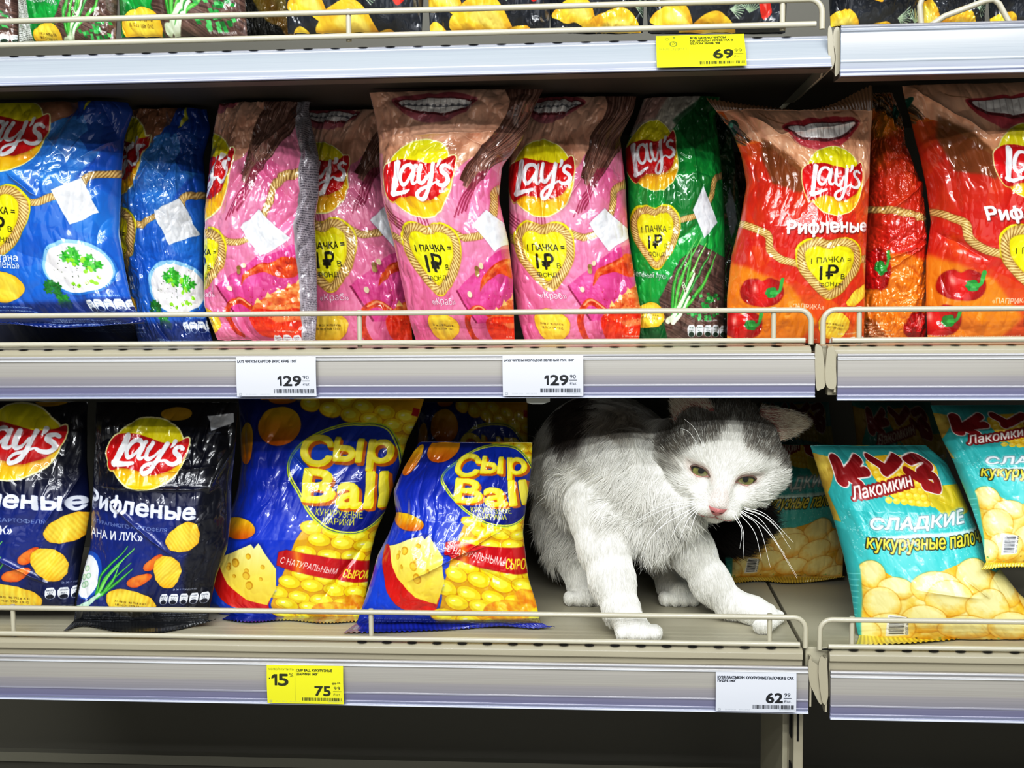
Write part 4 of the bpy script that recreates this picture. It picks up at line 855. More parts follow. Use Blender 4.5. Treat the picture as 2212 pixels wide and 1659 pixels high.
# ================================================================ BAGS
film = colmat('printed_film', rough=.28, coat=.9, bump=.22, bscale=22, coatr=.03)
film_s = colmat('printed_film_soft', rough=.38, coat=.45, bump=.12, bscale=18, coatr=.08)
film_m = colmat('printed_film_dark', rough=.32, coat=.8, bump=.22, bscale=20, coatr=.04)
DES = {}
def design(n):
    if n not in DES: DES[n] = globals()['design_'+n]()
    return DES[n]
Q = 1.0
def bag(label, cat, group, des, win, edges, Y0, Y1, T, z0, z1, seed=0, creases=(), bot=None, top=None, amp=1.0, res=(1.0, 1.0), taper=(.55, .35), shade_gain=None, name='crisp_bag', side=0.0, artmap=None, mt=None):
    """pillow bag. edges: (row y, left x, right x) outline rows top to bottom; win: (U at left, U at right, art row at top, art row at bottom)"""
    A = design(des); e = np.array(edges, float); ey = e[:, 0]
    pw = np.mean(e[:, 2]-e[:, 1]); ph = ey[-1]-ey[0]
    nr = int(ph*Q*res[1]*.92)+2; nf = int(pw*Q*res[0]*1.02)+2; nb = max(14, nf//8)
    v = np.linspace(0, 1, nr); y = ey[0]+v*ph
    # smooth outline rows
    xl = np.interp(y, ey, e[:, 1]); xr = np.interp(y, ey, e[:, 2])
    k = max(3, int(nr*.05)) | 1; ker = np.hanning(k+2)[1:-1]; ker /= ker.sum()
    sm = lambda a: np.convolve(np.pad(a, k//2, mode='reflect', reflect_type='odd'), ker, 'valid')
    xl, xr = sm(xl), sm(xr)
    Ym = Y1+(Y0-Y1)*v
    Lp = at(xl, y, Ym); Rp = at(xr, y, Ym)
    s = np.linspace(-1, 1, nf); u = 1.22*s-.22*s**3
    ub = -np.linspace(-1, 1, nb+2)[1:-1]
    U_ = np.r_[u, ub]; isb = np.r_[np.zeros(nf, bool), np.ones(nb, bool)]
    t = (U_+1)/2
    P = Lp[:, None, :]*(1-t)[None, :, None]+Rp[:, None, :]*t[None, :, None]
    vt = np.clip(v, 0, 1)
    prof = np.minimum(np.minimum(vt/taper[1], 1)**.62, np.minimum((1-vt)/taper[0], 1)**.55*1.0)
    prof = np.maximum(prof, .05)
    cs = (1-np.abs(U_)**2.4)**.62
    thick = T*prof[:, None]*cs[None, :]*np.where(isb, -1.0, 1.0)[None, :]
    # folds
    uu = np.where(isb, 2.2-U_*.2, U_)[None, :]*np.ones((nr, 1)); vv = v[:, None]*np.ones((1, len(U_))); asp = ph/pw
    a1 = .0; g = np.random.default_rng(seed)
    X1 = uu*2.2; Y1_ = vv*asp*2.6
    wx = (fbm(X1*.7, Y1_*.7, seed+31, 2)-.5)*1.6; wy = (fbm(X1*.7, Y1_*.7, seed+37, 2)-.5)*1.6
    r1 = np.abs(pnoise(X1*1.0+wx, Y1_*.9+wy, seed+3)-.5)*2
    r2 = np.abs(pnoise(X1*2.3+wx*1.5+Y1_*.7, Y1_*1.6-X1*.9+wy, seed+5)-.5)*2
    r3 = np.abs(pnoise(X1*4.2+Y1_*1.8, Y1_*3.2-X1*2+wx*2, seed+9)-.5)*2
    r4 = np.abs(pnoise(X1*8+Y1_*3, Y1_*7-X1*3.2+wy*3, seed+11)-.5)*2
    topw = .55+.9*np.clip(1-vv*2.2, 0, 1)+.5*np.clip((vv-.85)*6, 0, 1)+.35*np.clip((np.abs(uu)-.5)*2, 0, 1)
    d = amp*topw*(.0060*(r1-.3)+.0042*(r2-.3)+.0021*(r3-.3)+.0008*(r4-.3))
    for (cx0, cy0, cx1, cy1, h, w) in creases:     # explicit folds, outline pixels
        tx = (U_[None, :]+1)/2; px_ = xl[:, None]+(xr-xl)[:, None]*tx; py_ = y[:, None]
        dx, dy = cx1-cx0, cy1-cy0; L = math.hypot(dx, dy); al = ((px_-cx0)*dx+(py_-cy0)*dy)/L; pr = np.abs(-(px_-cx0)*dy+(py_-cy0)*dx)/L
        fall = np.clip(np.minimum(al, L-al)/(L*.3)+.3, 0, 1)
        d = d+h*np.exp(-pr/w)*fall*(~isb[None, :])
    edge = np.clip((1-np.abs(U_))*6, 0, 1)[None, :]
    d = d*(.25+.75*edge)*np.clip(np.minimum(vv*12, (1-vv)*12)+.25, 0, 1)*np.where(isb, -.3, 1)[None, :]
    P[..., 1] -= thick+d
    P[..., 2] += (r2-.5)*.0014*amp
    P[..., 2] = np.clip(P[..., 2], z0+.0006+.0*P[..., 2], z1)
    V = P.reshape(-1, 3); nc = len(U_)
    ii = np.arange(nr-1)[:, None]*nc; jj = np.arange(nc)[None, :]; jn = (jj+1) % nc
    F = np.stack([ii+jj, ii+nc+jj, ii+nc+jn, ii+jn], -1).reshape(-1, 4)
    # printing
    ua, ub_, ya, yb = win
    tt = (u+1)/2; Uart = ua+(ub_-ua)*tt
    Uall = np.r_[Uart, np.full(nb, 0.0)]
    ub2 = (ub+1)/2
    Uall[nf:] = np.where(ub2 > .5, np.clip(ub_+(1-ub2)*.6, None, A.U1-.02), np.clip(ua-ub2*.6, A.U0+.02, None))
    yart = np.interp(y, [p[0] for p in artmap], [p[1] for p in artmap]) if artmap else ya+(yb-ya)*v
    stretch = (r1-.5)*3.0*amp
    Um = Uall[None, :]*np.ones((nr, 1))+(r2-.5)*.010*amp; Yg = yart[:, None]*np.ones((1, nc))+stretch
    col = A.sample(Um, Yg)
    if shade_gain is not None: col = np.clip(col*np.array(shade_gain), 0, 1)  # dims the print of bags further back, shade painted in
    c0 = V[:, :].mean(0); c0 = np.array([c0[0], Y0, z0])
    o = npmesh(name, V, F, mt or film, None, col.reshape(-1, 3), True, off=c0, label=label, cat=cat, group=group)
    o.location = tuple(c0); bpy.context.view_layer.update()
    # seals: crimped strips continuing the film beyond the pillow
    def seal(nm, pts, row, rowv, serr=.0012, artrow=None):
        n = 160; w = np.linspace(0, 1, n); pp = catmull(pts, 12); L = np.r_[0, np.cumsum(np.hypot(*np.diff(pp, axis=0).T))]; L /= L[-1]
        qx = np.interp(w, L, pp[:, 0]); qy = np.interp(w, L, pp[:, 1])
        inner = P[row][:nf][np.clip((w*(nf-1)).astype(int), 0, nf-1)]
        Yo = Y0-.004 if nm == 'bottom_seal' else Y1
        out = at(qx, qy, np.full(n, Yo))
        if nm == 'bottom_seal':
            oz = atz(qx, qy, z0+.0015); low = out[:, 2] < z0+.0015; out[low] = oz[low]
            bad = oz[:, 1] < Y0-.2; 
        m = 14; V2 = []; tt2 = np.linspace(0, 1, m)
        for j, a in enumerate(tt2):
            b_ = inner*(1-a)+out*a
            zz = np.sin(w*2*np.pi*46)*.0006*min(1, a*3); b_ = b_.copy(); b_[:, 1] -= zz+.0012*math.sin(a*math.pi)
            b_[:, 2] += np.where(j == m-1, ((np.arange(n) % 4) < 2)*serr, 0)+(.0008*math.sin(a*9)*np.sin(w*7))*(0 if a == 0 else 1)
            b_[:, 2] = np.maximum(b_[:, 2], z0+.0008)
            V2.append(b_)
        V2 = np.array(V2); ar = np.linspace(0, 1, m)[:, None]
        c2 = A.sample(np.repeat((ua+(ub_-ua)*w)[None, :], m, 0), yart[row]+(ar*(12 if nm == 'bottom_seal' else -8))+0*w[None, :])
        if artrow: c2 = np.ones_like(c2)*srgb(artrow)*(.8+.3*(np.sin(w*2*np.pi*46)[None, :, None]*.5+.5))
        if shade_gain is not None: c2 = np.clip(c2*np.array(shade_gain), 0, 1)
        nn = n; ii = np.arange(m-1)[:, None]*nn; jj = np.arange(nn-1)[None, :]
        F2 = np.stack([ii+jj, ii+nn+jj, ii+nn+jj+1, ii+jj+1], -1).reshape(-1, 4)
        so = npmesh(nm, V2.reshape(-1, 3), F2, mt or film, o, c2.reshape(-1, 3), True, off=c0)
        return so
    if bot: seal('bottom_seal', bot[0], nr-1, 1, artrow=bot[1] if len(bot) > 1 else None)
    if top: seal('top_seal', top[0], 0, 0, artrow=top[1] if len(top) > 1 else None)
    return o
MZ, MT, LZ, LT = ZM, .309, ZB, -.006
G1 = 'potato crisp bags standing on the long middle shelf'; G2 = 'corn snack bags on the lower shelf'; G3 = 'bags lined up on the upper shelf'
def U(des, x, y=500): A = design(des); return float((x-np.interp(y, A.ey, A.el))/(np.interp(y, A.ey, A.er)-np.interp(y, A.ey, A.el)))
# ---- middle shelf, pink
PX = lambda d: (1178+d-1095)/290.0
bag('pink crab crisp bag second from the blue bags, slim and pushed back', 'crisp bag', G1, 'pink', (PX(-82), PX(158), 205, 750), [(235, 640, 845), (300, 625, 828), (380, 622, 828), (470, 628, 850), (560, 632, 868), (640, 632, 885), (748, 630, 892)], .150, .165, .030, MZ, MT, 11, artmap=[(235, 200), (375, 388), (550, 553), (638, 634), (748, 745)])
bag('pink crab crisp bag beside the blue bags, its printed side folded into view', 'crisp bag', G1, 'pink', (PX(8), PX(262), 190, 755), [(195, 478, 678), (235, 474, 668), (280, 462, 676), (340, 455, 690), (420, 448, 690), (470, 443, 680), (560, 441, 684), (660, 442, 686), (735, 470, 682)], .070, .105, .036, MZ, MT, 12, creases=[(555, 345, 480, 480, -.006, 8), (555, 345, 670, 460, -.005, 9), (560, 350, 660, 240, .007, 7)], artmap=[(195, 215), (375, 388), (515, 500), (735, 750)], amp=1.2)
bag('pink crab crisp bag right of centre with its mouth and emblem under tight wrinkles', 'crisp bag', G1, 'pink', (PX(-84), PX(206), 190, 755), [(195, 1125, 1378), (240, 1110, 1368), (300, 1100, 1340), (400, 1098, 1352), (500, 1100, 1356), (600, 1106, 1372), (680, 1118, 1386), (745, 1135, 1380)], .075, .115, .040, MZ, MT, 13, creases=[(1165, 330, 1180, 520, .003, 3), (1185, 330, 1172, 560, .003, 3), (1200, 300, 1215, 470, .003, 3), (1215, 460, 1290, 340, .004, 4)], artmap=[(190, 180), (388, 388), (555, 553), (745, 745)], amp=.9)
bag('pink crab crisp bag in the middle with a grinning mouth with braces at its top', 'crisp bag', G1, 'pink', (PX(-100), PX(185), 185, 752), [(188, 795, 1175), (240, 808, 1150), (300, 818, 1130), (360, 820, 1085), (430, 826, 1078), (520, 850, 1098), (600, 866, 1108), (680, 882, 1110), (742, 900, 1112)], .048, .052, .042, MZ, MT, 14, creases=[(880, 300, 1130, 290, .006, 5), (1040, 330, 1020, 470, -.007, 10), (1010, 300, 1100, 350, .006, 5)], artmap=[(185, 184), (237, 232), (395, 392), (560, 557), (655, 640), (742, 745)])
# ---- blue
BX = lambda d: (48+d+110)/385.0
bag('slim blue sour cream crisp bag between the larger blue bag and the pink bags', 'crisp bag', G1, 'blue', (BX(0), BX(212), 170, 730), [(200, 290, 440), (280, 270, 455), (340, 262, 440), (420, 262, 445), (520, 255, 440), (600, 280, 440), (680, 285, 445), (745, 300, 462)], .115, .140, .036, MZ, MT, 15, creases=[(315, 345, 318, 420, .005, 3), (318, 420, 355, 350, .005, 3), (400, 350, 405, 430, .004, 3)], artmap=[(200, 170), (345, 300), (485, 440), (625, 582), (745, 700)])
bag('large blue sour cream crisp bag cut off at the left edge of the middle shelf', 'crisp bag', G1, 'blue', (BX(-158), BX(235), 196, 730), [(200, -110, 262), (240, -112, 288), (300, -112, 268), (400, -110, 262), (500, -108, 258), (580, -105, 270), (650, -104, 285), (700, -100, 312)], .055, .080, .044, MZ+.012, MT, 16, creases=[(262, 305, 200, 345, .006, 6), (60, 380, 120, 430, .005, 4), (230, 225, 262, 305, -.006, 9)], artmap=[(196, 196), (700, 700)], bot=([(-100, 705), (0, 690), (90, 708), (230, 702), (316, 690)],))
bag('blue crisp bag with painted shade squashed low behind the wire under the large blue bag', 'crisp bag', G1, 'blue', (BX(-150), BX(230), 560, 745), [(600, -60, 300), (660, -60, 330), (745, -60, 440)], .17, .16, .025, MZ, MT, 17, shade_gain=(.6, .6, .6), res=(.6, .6))  # blue print dimmed as painted shade
# ---- green
bag('green onion crisp bag standing between the pink and the orange bags', 'crisp bag', G1, 'green', (-.02, 1.0, 190, 755), [(190, 1398, 1560), (250, 1378, 1545), (320, 1350, 1555), (400, 1355, 1562), (500, 1358, 1566), (600, 1362, 1566), (745, 1370, 1562)], .100, .130, .040, MZ, MT, 18, creases=[(1490, 270, 1500, 400, .005, 6), (1425, 300, 1400, 420, -.006, 8)], amp=.8)
bag('green crisp bag top peeking out behind the green onion bag', 'crisp bag', G1, 'green', (0, 1, 190, 755), [(182, 1520, 1590), (240, 1500, 1575), (450, 1500, 1600), (745, 1500, 1600)], .20, .20, .025, MZ, MT, 19, res=(.7, .5), shade_gain=(.55, .6, .6))
bag('dark shaded crisp bag in the gap between the green and the orange bags', 'crisp bag', G1, 'orange', (-.3, .35, 200, 755), [(330, 1545, 1620), (420, 1540, 1640), (600, 1540, 1650), (745, 1540, 1650)], .28, .28, .025, MZ, MT, 20, res=(.7, .5), shade_gain=(.4, .34, .34))
# ---- orange
bag('orange ridged crisp bag seen mostly by its flank, between the two emblem-bearing orange bags', 'crisp bag', G1, 'orange', (-.29, .12, 200, 755), [(190, 1868, 1925), (260, 1878, 1945), (320, 1872, 1955), (400, 1868, 1990), (500, 1866, 2002), (600, 1862, 2006), (745, 1860, 2000)], .085, .13, .040, MZ, MT, 22, creases=[(1880, 480, 1990, 390, .005, 5), (1900, 560, 1985, 530, .006, 4), (1985, 530, 1880, 600, .005, 4)], artmap=[(190, 225), (745, 745)], amp=1.3)
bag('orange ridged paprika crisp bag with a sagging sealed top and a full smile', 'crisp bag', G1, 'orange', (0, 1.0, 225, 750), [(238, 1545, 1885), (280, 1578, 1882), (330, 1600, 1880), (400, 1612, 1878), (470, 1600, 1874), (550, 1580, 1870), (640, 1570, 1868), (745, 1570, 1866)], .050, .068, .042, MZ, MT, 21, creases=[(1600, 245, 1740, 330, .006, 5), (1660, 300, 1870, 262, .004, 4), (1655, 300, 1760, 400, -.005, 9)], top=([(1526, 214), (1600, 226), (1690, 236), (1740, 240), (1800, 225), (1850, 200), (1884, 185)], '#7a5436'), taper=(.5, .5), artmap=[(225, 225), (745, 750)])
bag('large orange ridged crisp bag cut off at the right edge of the middle shelf', 'crisp bag', G1, 'orange', (.04, 1.08, 110, 745), [(170, 1945, 2330), (240, 1960, 2330), (330, 1985, 2330), (400, 2000, 2330), (480, 2010, 2335), (560, 2000, 2340), (660, 2000, 2340), (738, 2004, 2340)], .060, .085, .048, MZ, MT, 23, creases=[(1960, 190, 2110, 300, .006, 5), (2110, 300, 2230, 290, .005, 5), (2010, 500, 2110, 560, -.007, 9)], artmap=[(170, 190), (225, 278), (372, 400), (470, 500), (565, 588), (738, 748)])
# ---- lower shelf
NX = lambda d: (323+d-190)/325.0
bag('dark navy ridged crisp bag on the lower shelf beside the cheese ball bags', 'crisp bag', None, 'navy', (U('navy', 172), 1.02, 862, 1345), [(868, 208, 515), (950, 206, 510), (1050, 204, 500), (1110, 200, 500), (1180, 196, 492), (1240, 178, 468), (1300, 165, 455), (1340, 160, 450)], .075, .115, .040, LZ, LT, 31, creases=[(325, 935, 375, 1012, .003, 3), (240, 1040, 470, 1045, .005, 3), (255, 1060, 385, 1180, .006, 3), (375, 1010, 470, 1000, .003, 3), (470, 1050, 505, 970, .006, 4)], bot=([(136, 1365), (180, 1353), (260, 1366), (340, 1367), (420, 1352), (470, 1338)], '#1c1e22'), amp=.75, mt=film_m, artmap=[(868, 862), (1340, 1345)])
bag('dark navy ridged crisp bag cut off at the left edge of the lower shelf', 'crisp bag', None, 'navy', (NX(-230), NX(135), 862, 1345), [(868, -175, 190), (1000, -180, 188), (1100, -180, 196), (1200, -185, 178), (1315, -185, 160)], .085, .130, .044, LZ+.004, LT, 32, creases=[(120, 1130, 150, 1080, .005, 4), (20, 1190, 115, 1250, .006, 4), (190, 1010, 150, 1100, .006, 5)], artmap=[(868, 890), (1315, 1328)], amp=.9, mt=film_m)
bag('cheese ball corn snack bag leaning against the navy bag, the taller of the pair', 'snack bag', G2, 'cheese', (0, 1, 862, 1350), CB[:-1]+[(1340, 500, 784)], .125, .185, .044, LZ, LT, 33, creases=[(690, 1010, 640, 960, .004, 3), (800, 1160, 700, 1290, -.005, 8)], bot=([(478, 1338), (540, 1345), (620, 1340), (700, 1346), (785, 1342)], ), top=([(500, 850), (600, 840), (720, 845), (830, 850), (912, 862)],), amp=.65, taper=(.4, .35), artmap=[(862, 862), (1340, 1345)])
B2 = [(955, 905, 1150), (1010, 872, 1148), (1060, 850, 1142), (1110, 856, 1134), (1150, 840, 1130), (1200, 815, 1136), (1250, 802, 1142), (1300, 786, 1158), (1345, 770, 1168)]
bag('shorter cheese ball corn snack bag right beside the cat', 'snack bag', G2, 'cheese', (.02, .98, 900, 1345), B2, .085, .140, .042, LZ, LT, 34, creases=[(900, 1235, 1090, 1130, .006, 4), (1090, 1130, 1130, 1170, .005, 4), (960, 1180, 1060, 1165, .005, 4), (1040, 1210, 1160, 1290, -.006, 9)], bot=([(740, 1368), (860, 1366), (980, 1360), (1080, 1352), (1150, 1358), (1200, 1355)], '#1a2c9c'), amp=.8, taper=(.35, .4), artmap=[(955, 905), (1000, 965), (1095, 1105), (1180, 1212), (1345, 1345)])
bag('shadowed cheese ball bag standing behind the shorter one', 'snack bag', G2, 'cheese', (0, 1, 862, 1350), [(868, 905, 1140), (960, 900, 1140), (1100, 880, 1130), (1300, 860, 1120)], .29, .31, .035, LZ, LT, 35, amp=.7, res=(.7, .7), shade_gain=(.75, .7, .7))
KX = lambda x: U('kuz', x, 1150)
bag('turquoise corn stick bag lying in the dark behind the cat head', 'snack bag', G2, 'kuz', (-.05, 1.0, 950, 1395), [(960, 1610, 1790), (1040, 1600, 1800), (1120, 1560, 1815), (1200, 1565, 1822), (1245, 1570, 1820)], .305, .335, .040, LZ, LT, 36, bot=([(1575, 1262), (1640, 1256), (1700, 1260), (1760, 1256), (1826, 1246)], '#c2a838'), amp=.5, mt=film_s, artmap=[(960, 1030), (1080, 1160), (1120, 1200), (1245, 1380)], res=(.9, .9), shade_gain=(.95, .92, .85))
bag('turquoise corn stick bag leaning over at the right edge above the front one', 'snack bag', G2, 'kuz', (0, 1, 950, 1395), [(875, 2010, 2300), (950, 2035, 2330), (1000, 2060, 2350), (1100, 2100, 2400), (1160, 2120, 2410), (1215, 2130, 2420)], .052, .125, .036, LZ+.05, LT, 37, bot=([(2118, 1232), (2200, 1226), (2300, 1236), (2400, 1240)], '#d9c23c'), amp=.5, mt=film_s, artmap=[(875, 955), (985, 1112), (1010, 1158), (1215, 1390)])
bag('turquoise corn stick bag standing at the front of the right lower shelf', 'snack bag', G2, 'kuz', (-.02, 1.0, 950, 1395), [(962, 1750, 2000), (1000, 1762, 2045), (1060, 1780, 2075), (1120, 1800, 2100), (1200, 1822, 2140), (1280, 1838, 2200), (1350, 1848, 2280), (1385, 1856, 2320)], .075, .135, .048, LZ, LT, 38, bot=([(1848, 1394), (1940, 1392), (2040, 1384), (2130, 1372), (2220, 1358), (2330, 1345)], '#dcc73e'), amp=.5, mt=film_s, taper=(.3, .3), artmap=[(962, 962), (1385, 1385)], creases=[(1990, 1060, 2080, 1100, -.007, 9), (1960, 1250, 2090, 1270, .003, 5), (2060, 1230, 2110, 1270, .005, 4)])
bag('dark shadowed corn stick bag in the back, left of the leaning one', 'snack bag', G2, 'kuz', (-.05, 1.0, 950, 1395), [(868, 1840, 2010), (950, 1850, 2040), (1100, 1860, 2060), (1240, 1870, 2080)], .25, .28, .035, LZ, LT, 39, amp=.5, mt=film_s, artmap=[(868, 965), (1240, 1390)], res=(.7, .7), shade_gain=(.6, .55, .5))
bag('corn stick bag with painted shade standing upright far back behind the cat ear', 'snack bag', G2, 'kuz', (-.05, .95, 950, 1395), [(868, 1640, 1790), (950, 1650, 1800), (1100, 1660, 1830), (1200, 1660, 1830)], .385, .40, .03, LZ, LT, 40, amp=.5, mt=film_s, artmap=[(868, 975), (1200, 1395)], res=(.6, .6), shade_gain=(.5, .5, .5))  # turquoise print dimmed as painted shade
# ---- upper shelf
TZ = ZT
gm = [(-110, 480), (100, 748)]
bag('green onion crisp bag at the far left of the upper shelf', 'crisp bag', G3, 'green', (-.28, .98, 0, 0), [(-160, 40, 255), (0, 40, 255), (95, 42, 250)], .005, .03, .036, TZ, .62, 51, artmap=[(-160, 420), (22, 612), (70, 680), (100, 708)])
bag('green onion crisp bag second from the left on the upper shelf', 'crisp bag', G3, 'green', (-.05, 1.0, 0, 0), [(-160, 255, 520), (0, 258, 530), (80, 262, 535)], .008, .03, .036, TZ, .62, 52, artmap=[(-160, 420), (5, 640), (50, 690), (80, 708)])
bag('green crisp bag sliver touching the upper left corner of the picture', 'crisp bag', G3, 'green', (.1, 1.0, 0, 0), [(-160, -200, 40), (0, -200, 42), (95, -200, 38)], .02, .04, .034, TZ, .62, 53, artmap=[(-160, 420), (0, 600), (95, 740)])
bag('black bag with a plain white card, in the shadow behind the upper wire', 'crisp bag', G3, 'black', (0, .35, 0, 0), [(-160, 520, 640), (0, 525, 640), (80, 530, 640)], .12, .12, .02, TZ, .62, 54, artmap=[(-160, -160), (80, -60)], res=(.7, .7), shade_gain=(.5, .5, .5))
for i, (xa, xb, y0b, ua, ub_, lab) in enumerate(((618, 915, .010, .0, 1.0, 'black triangle crisp bag beside the shadow gap of the upper shelf'), (925, 1190, .010, .06, .96, 'second black triangle crisp bag from the green bags on the upper shelf'), (1186, 1392, .014, .0, .66, 'black triangle crisp bag left of the one above the yellow 69,99 tag'), (1396, 1700, .010, .0, 1.0, 'black triangle crisp bag above the yellow 69,99 tag'), (1790, 1985, .02, .1, .75, 'black crisp bag just right of the upper shelf joint'), (1990, 2130, .03, .2, .7, 'black crisp bag behind the bent wire loops'), (2135, 2330, .02, .1, .8, 'black crisp bag in the upper right corner of the picture'))):
    sh = (0, 12, -18, -30, -46, -20, -50)[i]
    bag(lab, 'crisp bag', G3, 'black', (ua, ub_, 0, 0), [(-170, xa, xb), (0, xa, xb), (72-(i > 3)*14, xa+4, xb-4)], y0b, y0b+.02, .036, TZ, .62, 60+i, artmap=[(-170, -158), (0, 0+sh), (70, 78+sh)], amp=.9)
# ================================================================ CAT
def cat_build():
    nz = lambda v: np.array(v, float)/np.linalg.norm(v)
    ff = nz([-.10, -.86, -.50]); fz = np.array([.19, 0, 1.0]); fz = nz(fz-ff*(fz@ff)); fx = np.cross(fz, ff)
    EY = at(1562, 1030, .058); H = EY-ff*.056-fz*.004
    hl = lambda x, y, z: H+fx*x+ff*y+fz*z
    W = lambda px, py, Y: at(px, py, Y)
    prims = []   # (kind, data, region)
    def ellp(c, r, ax=None, reg='body'): prims.append(('e', np.array(c, float), np.array(r, float), ax if ax is not None else np.eye(3), reg))
    def cone(a, b, ra, rb, reg='body'): prims.append(('c', np.array(a, float), np.array(b, float), ra, rb, reg))
    HA = np.stack([fx, ff, fz])
    def he(x, y, z, rx, ry, rz, reg='head'): ellp(hl(x, y, z), (rx, ry, rz), HA, reg)
    def pc(L, reg):
        for (a, b) in zip(L[:-1], L[1:]):
            cone(W(*a[:3]), W(*b[:3]), float(a[3]*mpp(a[2])), float(b[3]*mpp(b[2])), reg)
    # head
    he(0, 0, .007, .056, .056, .041); he(0, .026, .017, .040, .031, .024)
    for s in (-1, 1):
        he(s*.036, .014, -.012, .032, .034, .030); he(s*.048, -.004, -.020, .023, .028, .026)
        he(s*.0115, .066, -.027, .0150, .0155, .0130); he(s*.027, .040, -.019, .024, .022, .021); he(s*.022, .036, .014, .018, .016, .012)
    cone(hl(0, .046, .010), hl(0, .074, -.015), .0150, .0105, 'head'); he(0, .058, -.026, .019, .019, .017); he(0, .060, -.0415, .0125, .0125, .0105)
    # trunk
    pc([(1300, 985, .33, 135), (1305, 1000, .25, 146), (1330, 1015, .185, 138), (1365, 1030, .135, 104), (1400, 1060, .115, 82)], 'body')
    pc([(1400, 1000, .16, 92), (1510, 985, .125, 84), (1560, 985, .115, 76)], 'body')
    pc([(1570, 960, .20, 84), (1500, 1000, .26, 110), (1440, 1040, .30, 110)], 'rear')
    pc([(1228, 1100, .25, 70), (1238, 1170, .235, 60)], 'body'); pc([(1238, 1190, .23, 50), (1256, 1265, .205, 28), (1266, 1283, .185, 22)], 'hind')
    pc([(1410, 1140, .27, 70), (1440, 1200, .25, 48), (1452, 1262, .215, 30), (1468, 1276, .19, 22)], 'hind')
    # chest ruff
    pc([(1330, 1110, .115, 64), (1420, 1130, .120, 62), (1460, 1080, .105, 66)], 'body')
    # front legs
    pc([(1290, 1090, .125, 70), (1306, 1180, .105, 56), (1322, 1250, .085, 47), (1342, 1315, .068, 39)], 'leg')
    pc([(1342, 1315, .068, 39), (1360, 1346, .055, 33), (1376, 1356, .046, 29)], 'paw')
    pc([(1450, 1110, .135, 62), (1492, 1185, .135, 48), (1535, 1255, .130, 40), (1575, 1300, .125, 33)], 'leg')
    pc([(1575, 1300, .125, 33), (1628, 1318, .112, 30), (1652, 1326, .104, 26)], 'paw')
    for dx in (-.0165, -.0055, .0055, .0165):     # toes
        p = W(1380, 1366, .040); ellp((p[0]+dx, .040+abs(dx)*.25, ZB+.0095), (.0075, .012, .0085), None, 'paw')
        p = W(1668, 1336, .098); ellp((p[0]-.004+dx*.5, .094+dx*1.1, ZB+.0090), (.011, .0075, .0085), None, 'paw')
        p = W(1262, 1292, .178); ellp((p[0]+dx, .178+abs(dx)*.2, ZB+.009), (.0068, .011, .0085), None, 'paw')
        p = W(1468, 1284, .182); ellp((p[0]+dx, .182+abs(dx)*.2, ZB+.009), (.0068, .011, .0085), None, 'paw')
    # dark tail curled forward at the far side
    pc([(1480, 1130, .30, 60), (1550, 1140, .245, 46), (1592, 1148, .21, 40), (1625, 1125, .19, 30), (1636, 1105, .18, 22)], 'tail')
    # ears
    ears = []
    for (bx, by, bz, tip, wn) in ((.043, -.008, .034, W(1745, 918, .095), (.25, -.85, -.45)), (-.040, -.006, .034, W(1456, 840, .098), (-.45, -.75, -.1))):
        b = hl(bx, by, bz); a = tip-b; L = np.linalg.norm(a); va = a/L; wn = np.array(wn); wn = nz(wn-va*(wn@va)); ua = np.cross(va, wn)
        ears.append((b, ua, va, wn, L)); prims.append(('ear', b, ua, va, wn, L, 'ear'))
    # field
    h = .0019; lo = np.array([-.345, -.005, ZB-.004]); hi = np.array([.045, .46, .004]); N = np.ceil((hi-lo)/h).astype(int)+1
    D = np.full(N, .05, np.float32); K = .0065
    def ev(p, Pt):
        if p[0] == 'e':
            q = (Pt-p[1])@p[3].T; k0 = np.linalg.norm(q/p[2], axis=-1); k1 = np.linalg.norm(q/p[2]**2, axis=-1); return k0*(k0-1)/np.maximum(k1, 1e-6)
        if p[0] == 'c':
            ba = p[2]-p[1]; t = np.clip(((Pt-p[1])@ba)/(ba@ba), 0, 1); return np.linalg.norm(Pt-p[1]-t[..., None]*ba, axis=-1)-(p[3]+(p[4]-p[3])*t)
        _, b, ua, va, wn, L, _r = p; q = Pt-b; u = q@ua; v = q@va; w = q@wn
        t = np.clip(v/L, -.2, 1); hw = .0245*np.clip(1-t, 0, 1)**.62*np.clip(1.0+.15*t, 0, 2); w0 = .010*(1-t)-u*u*16*(-1); w0 = -.004+u*u*14*np.clip(1.1-t, 0, 1)
        th = .0022+.004*np.clip(.25-t, 0, 1)
        return np.maximum(np.maximum(np.abs(w-w0)-th, (np.abs(u)-hw)*.8), np.maximum(-v-.012, v-L))
    def bbox(p):
        if p[0] == 'e': r = p[2].max(); return p[1]-r, p[1]+r
        if p[0] == 'c': r = max(p[3], p[4]); return np.minimum(p[1], p[2])-r, np.maximum(p[1], p[2])+r
        return p[1]-.05, p[1]+p[3]*p[5]+.05 if False else (p[1]+.09)
    for p in prims:
        b0, b1 = bbox(p)
        if p[0] == 'ear': c_ = p[1]+p[3]*p[5]*.5; b0, b1 = c_-.05, c_+.05
        i0 = np.clip(((b0-.022-lo)/h).astype(int), 0, N-1); i1 = np.clip(((b1+.022-lo)/h).astype(int)+1, 1, N)
        if np.any(i1 <= i0): continue
        g = [lo[a]+h*np.arange(i0[a], i1[a]) for a in range(3)]; Pt = np.stack(np.meshgrid(*g, indexing='ij'), -1)
        d = ev(p, Pt).astype(np.float32); sl = tuple(slice(i0[a], i1[a]) for a in range(3)); o = D[sl]
        k = K if p[0] != 'ear' else .003
        if p[-1] == 'paw': k = .0035
        m = np.clip(.5+.5*(o-d)/k/2, 0, 1); D[sl] = o*(1-m)+d*m-k*2*m*(1-m)*.5
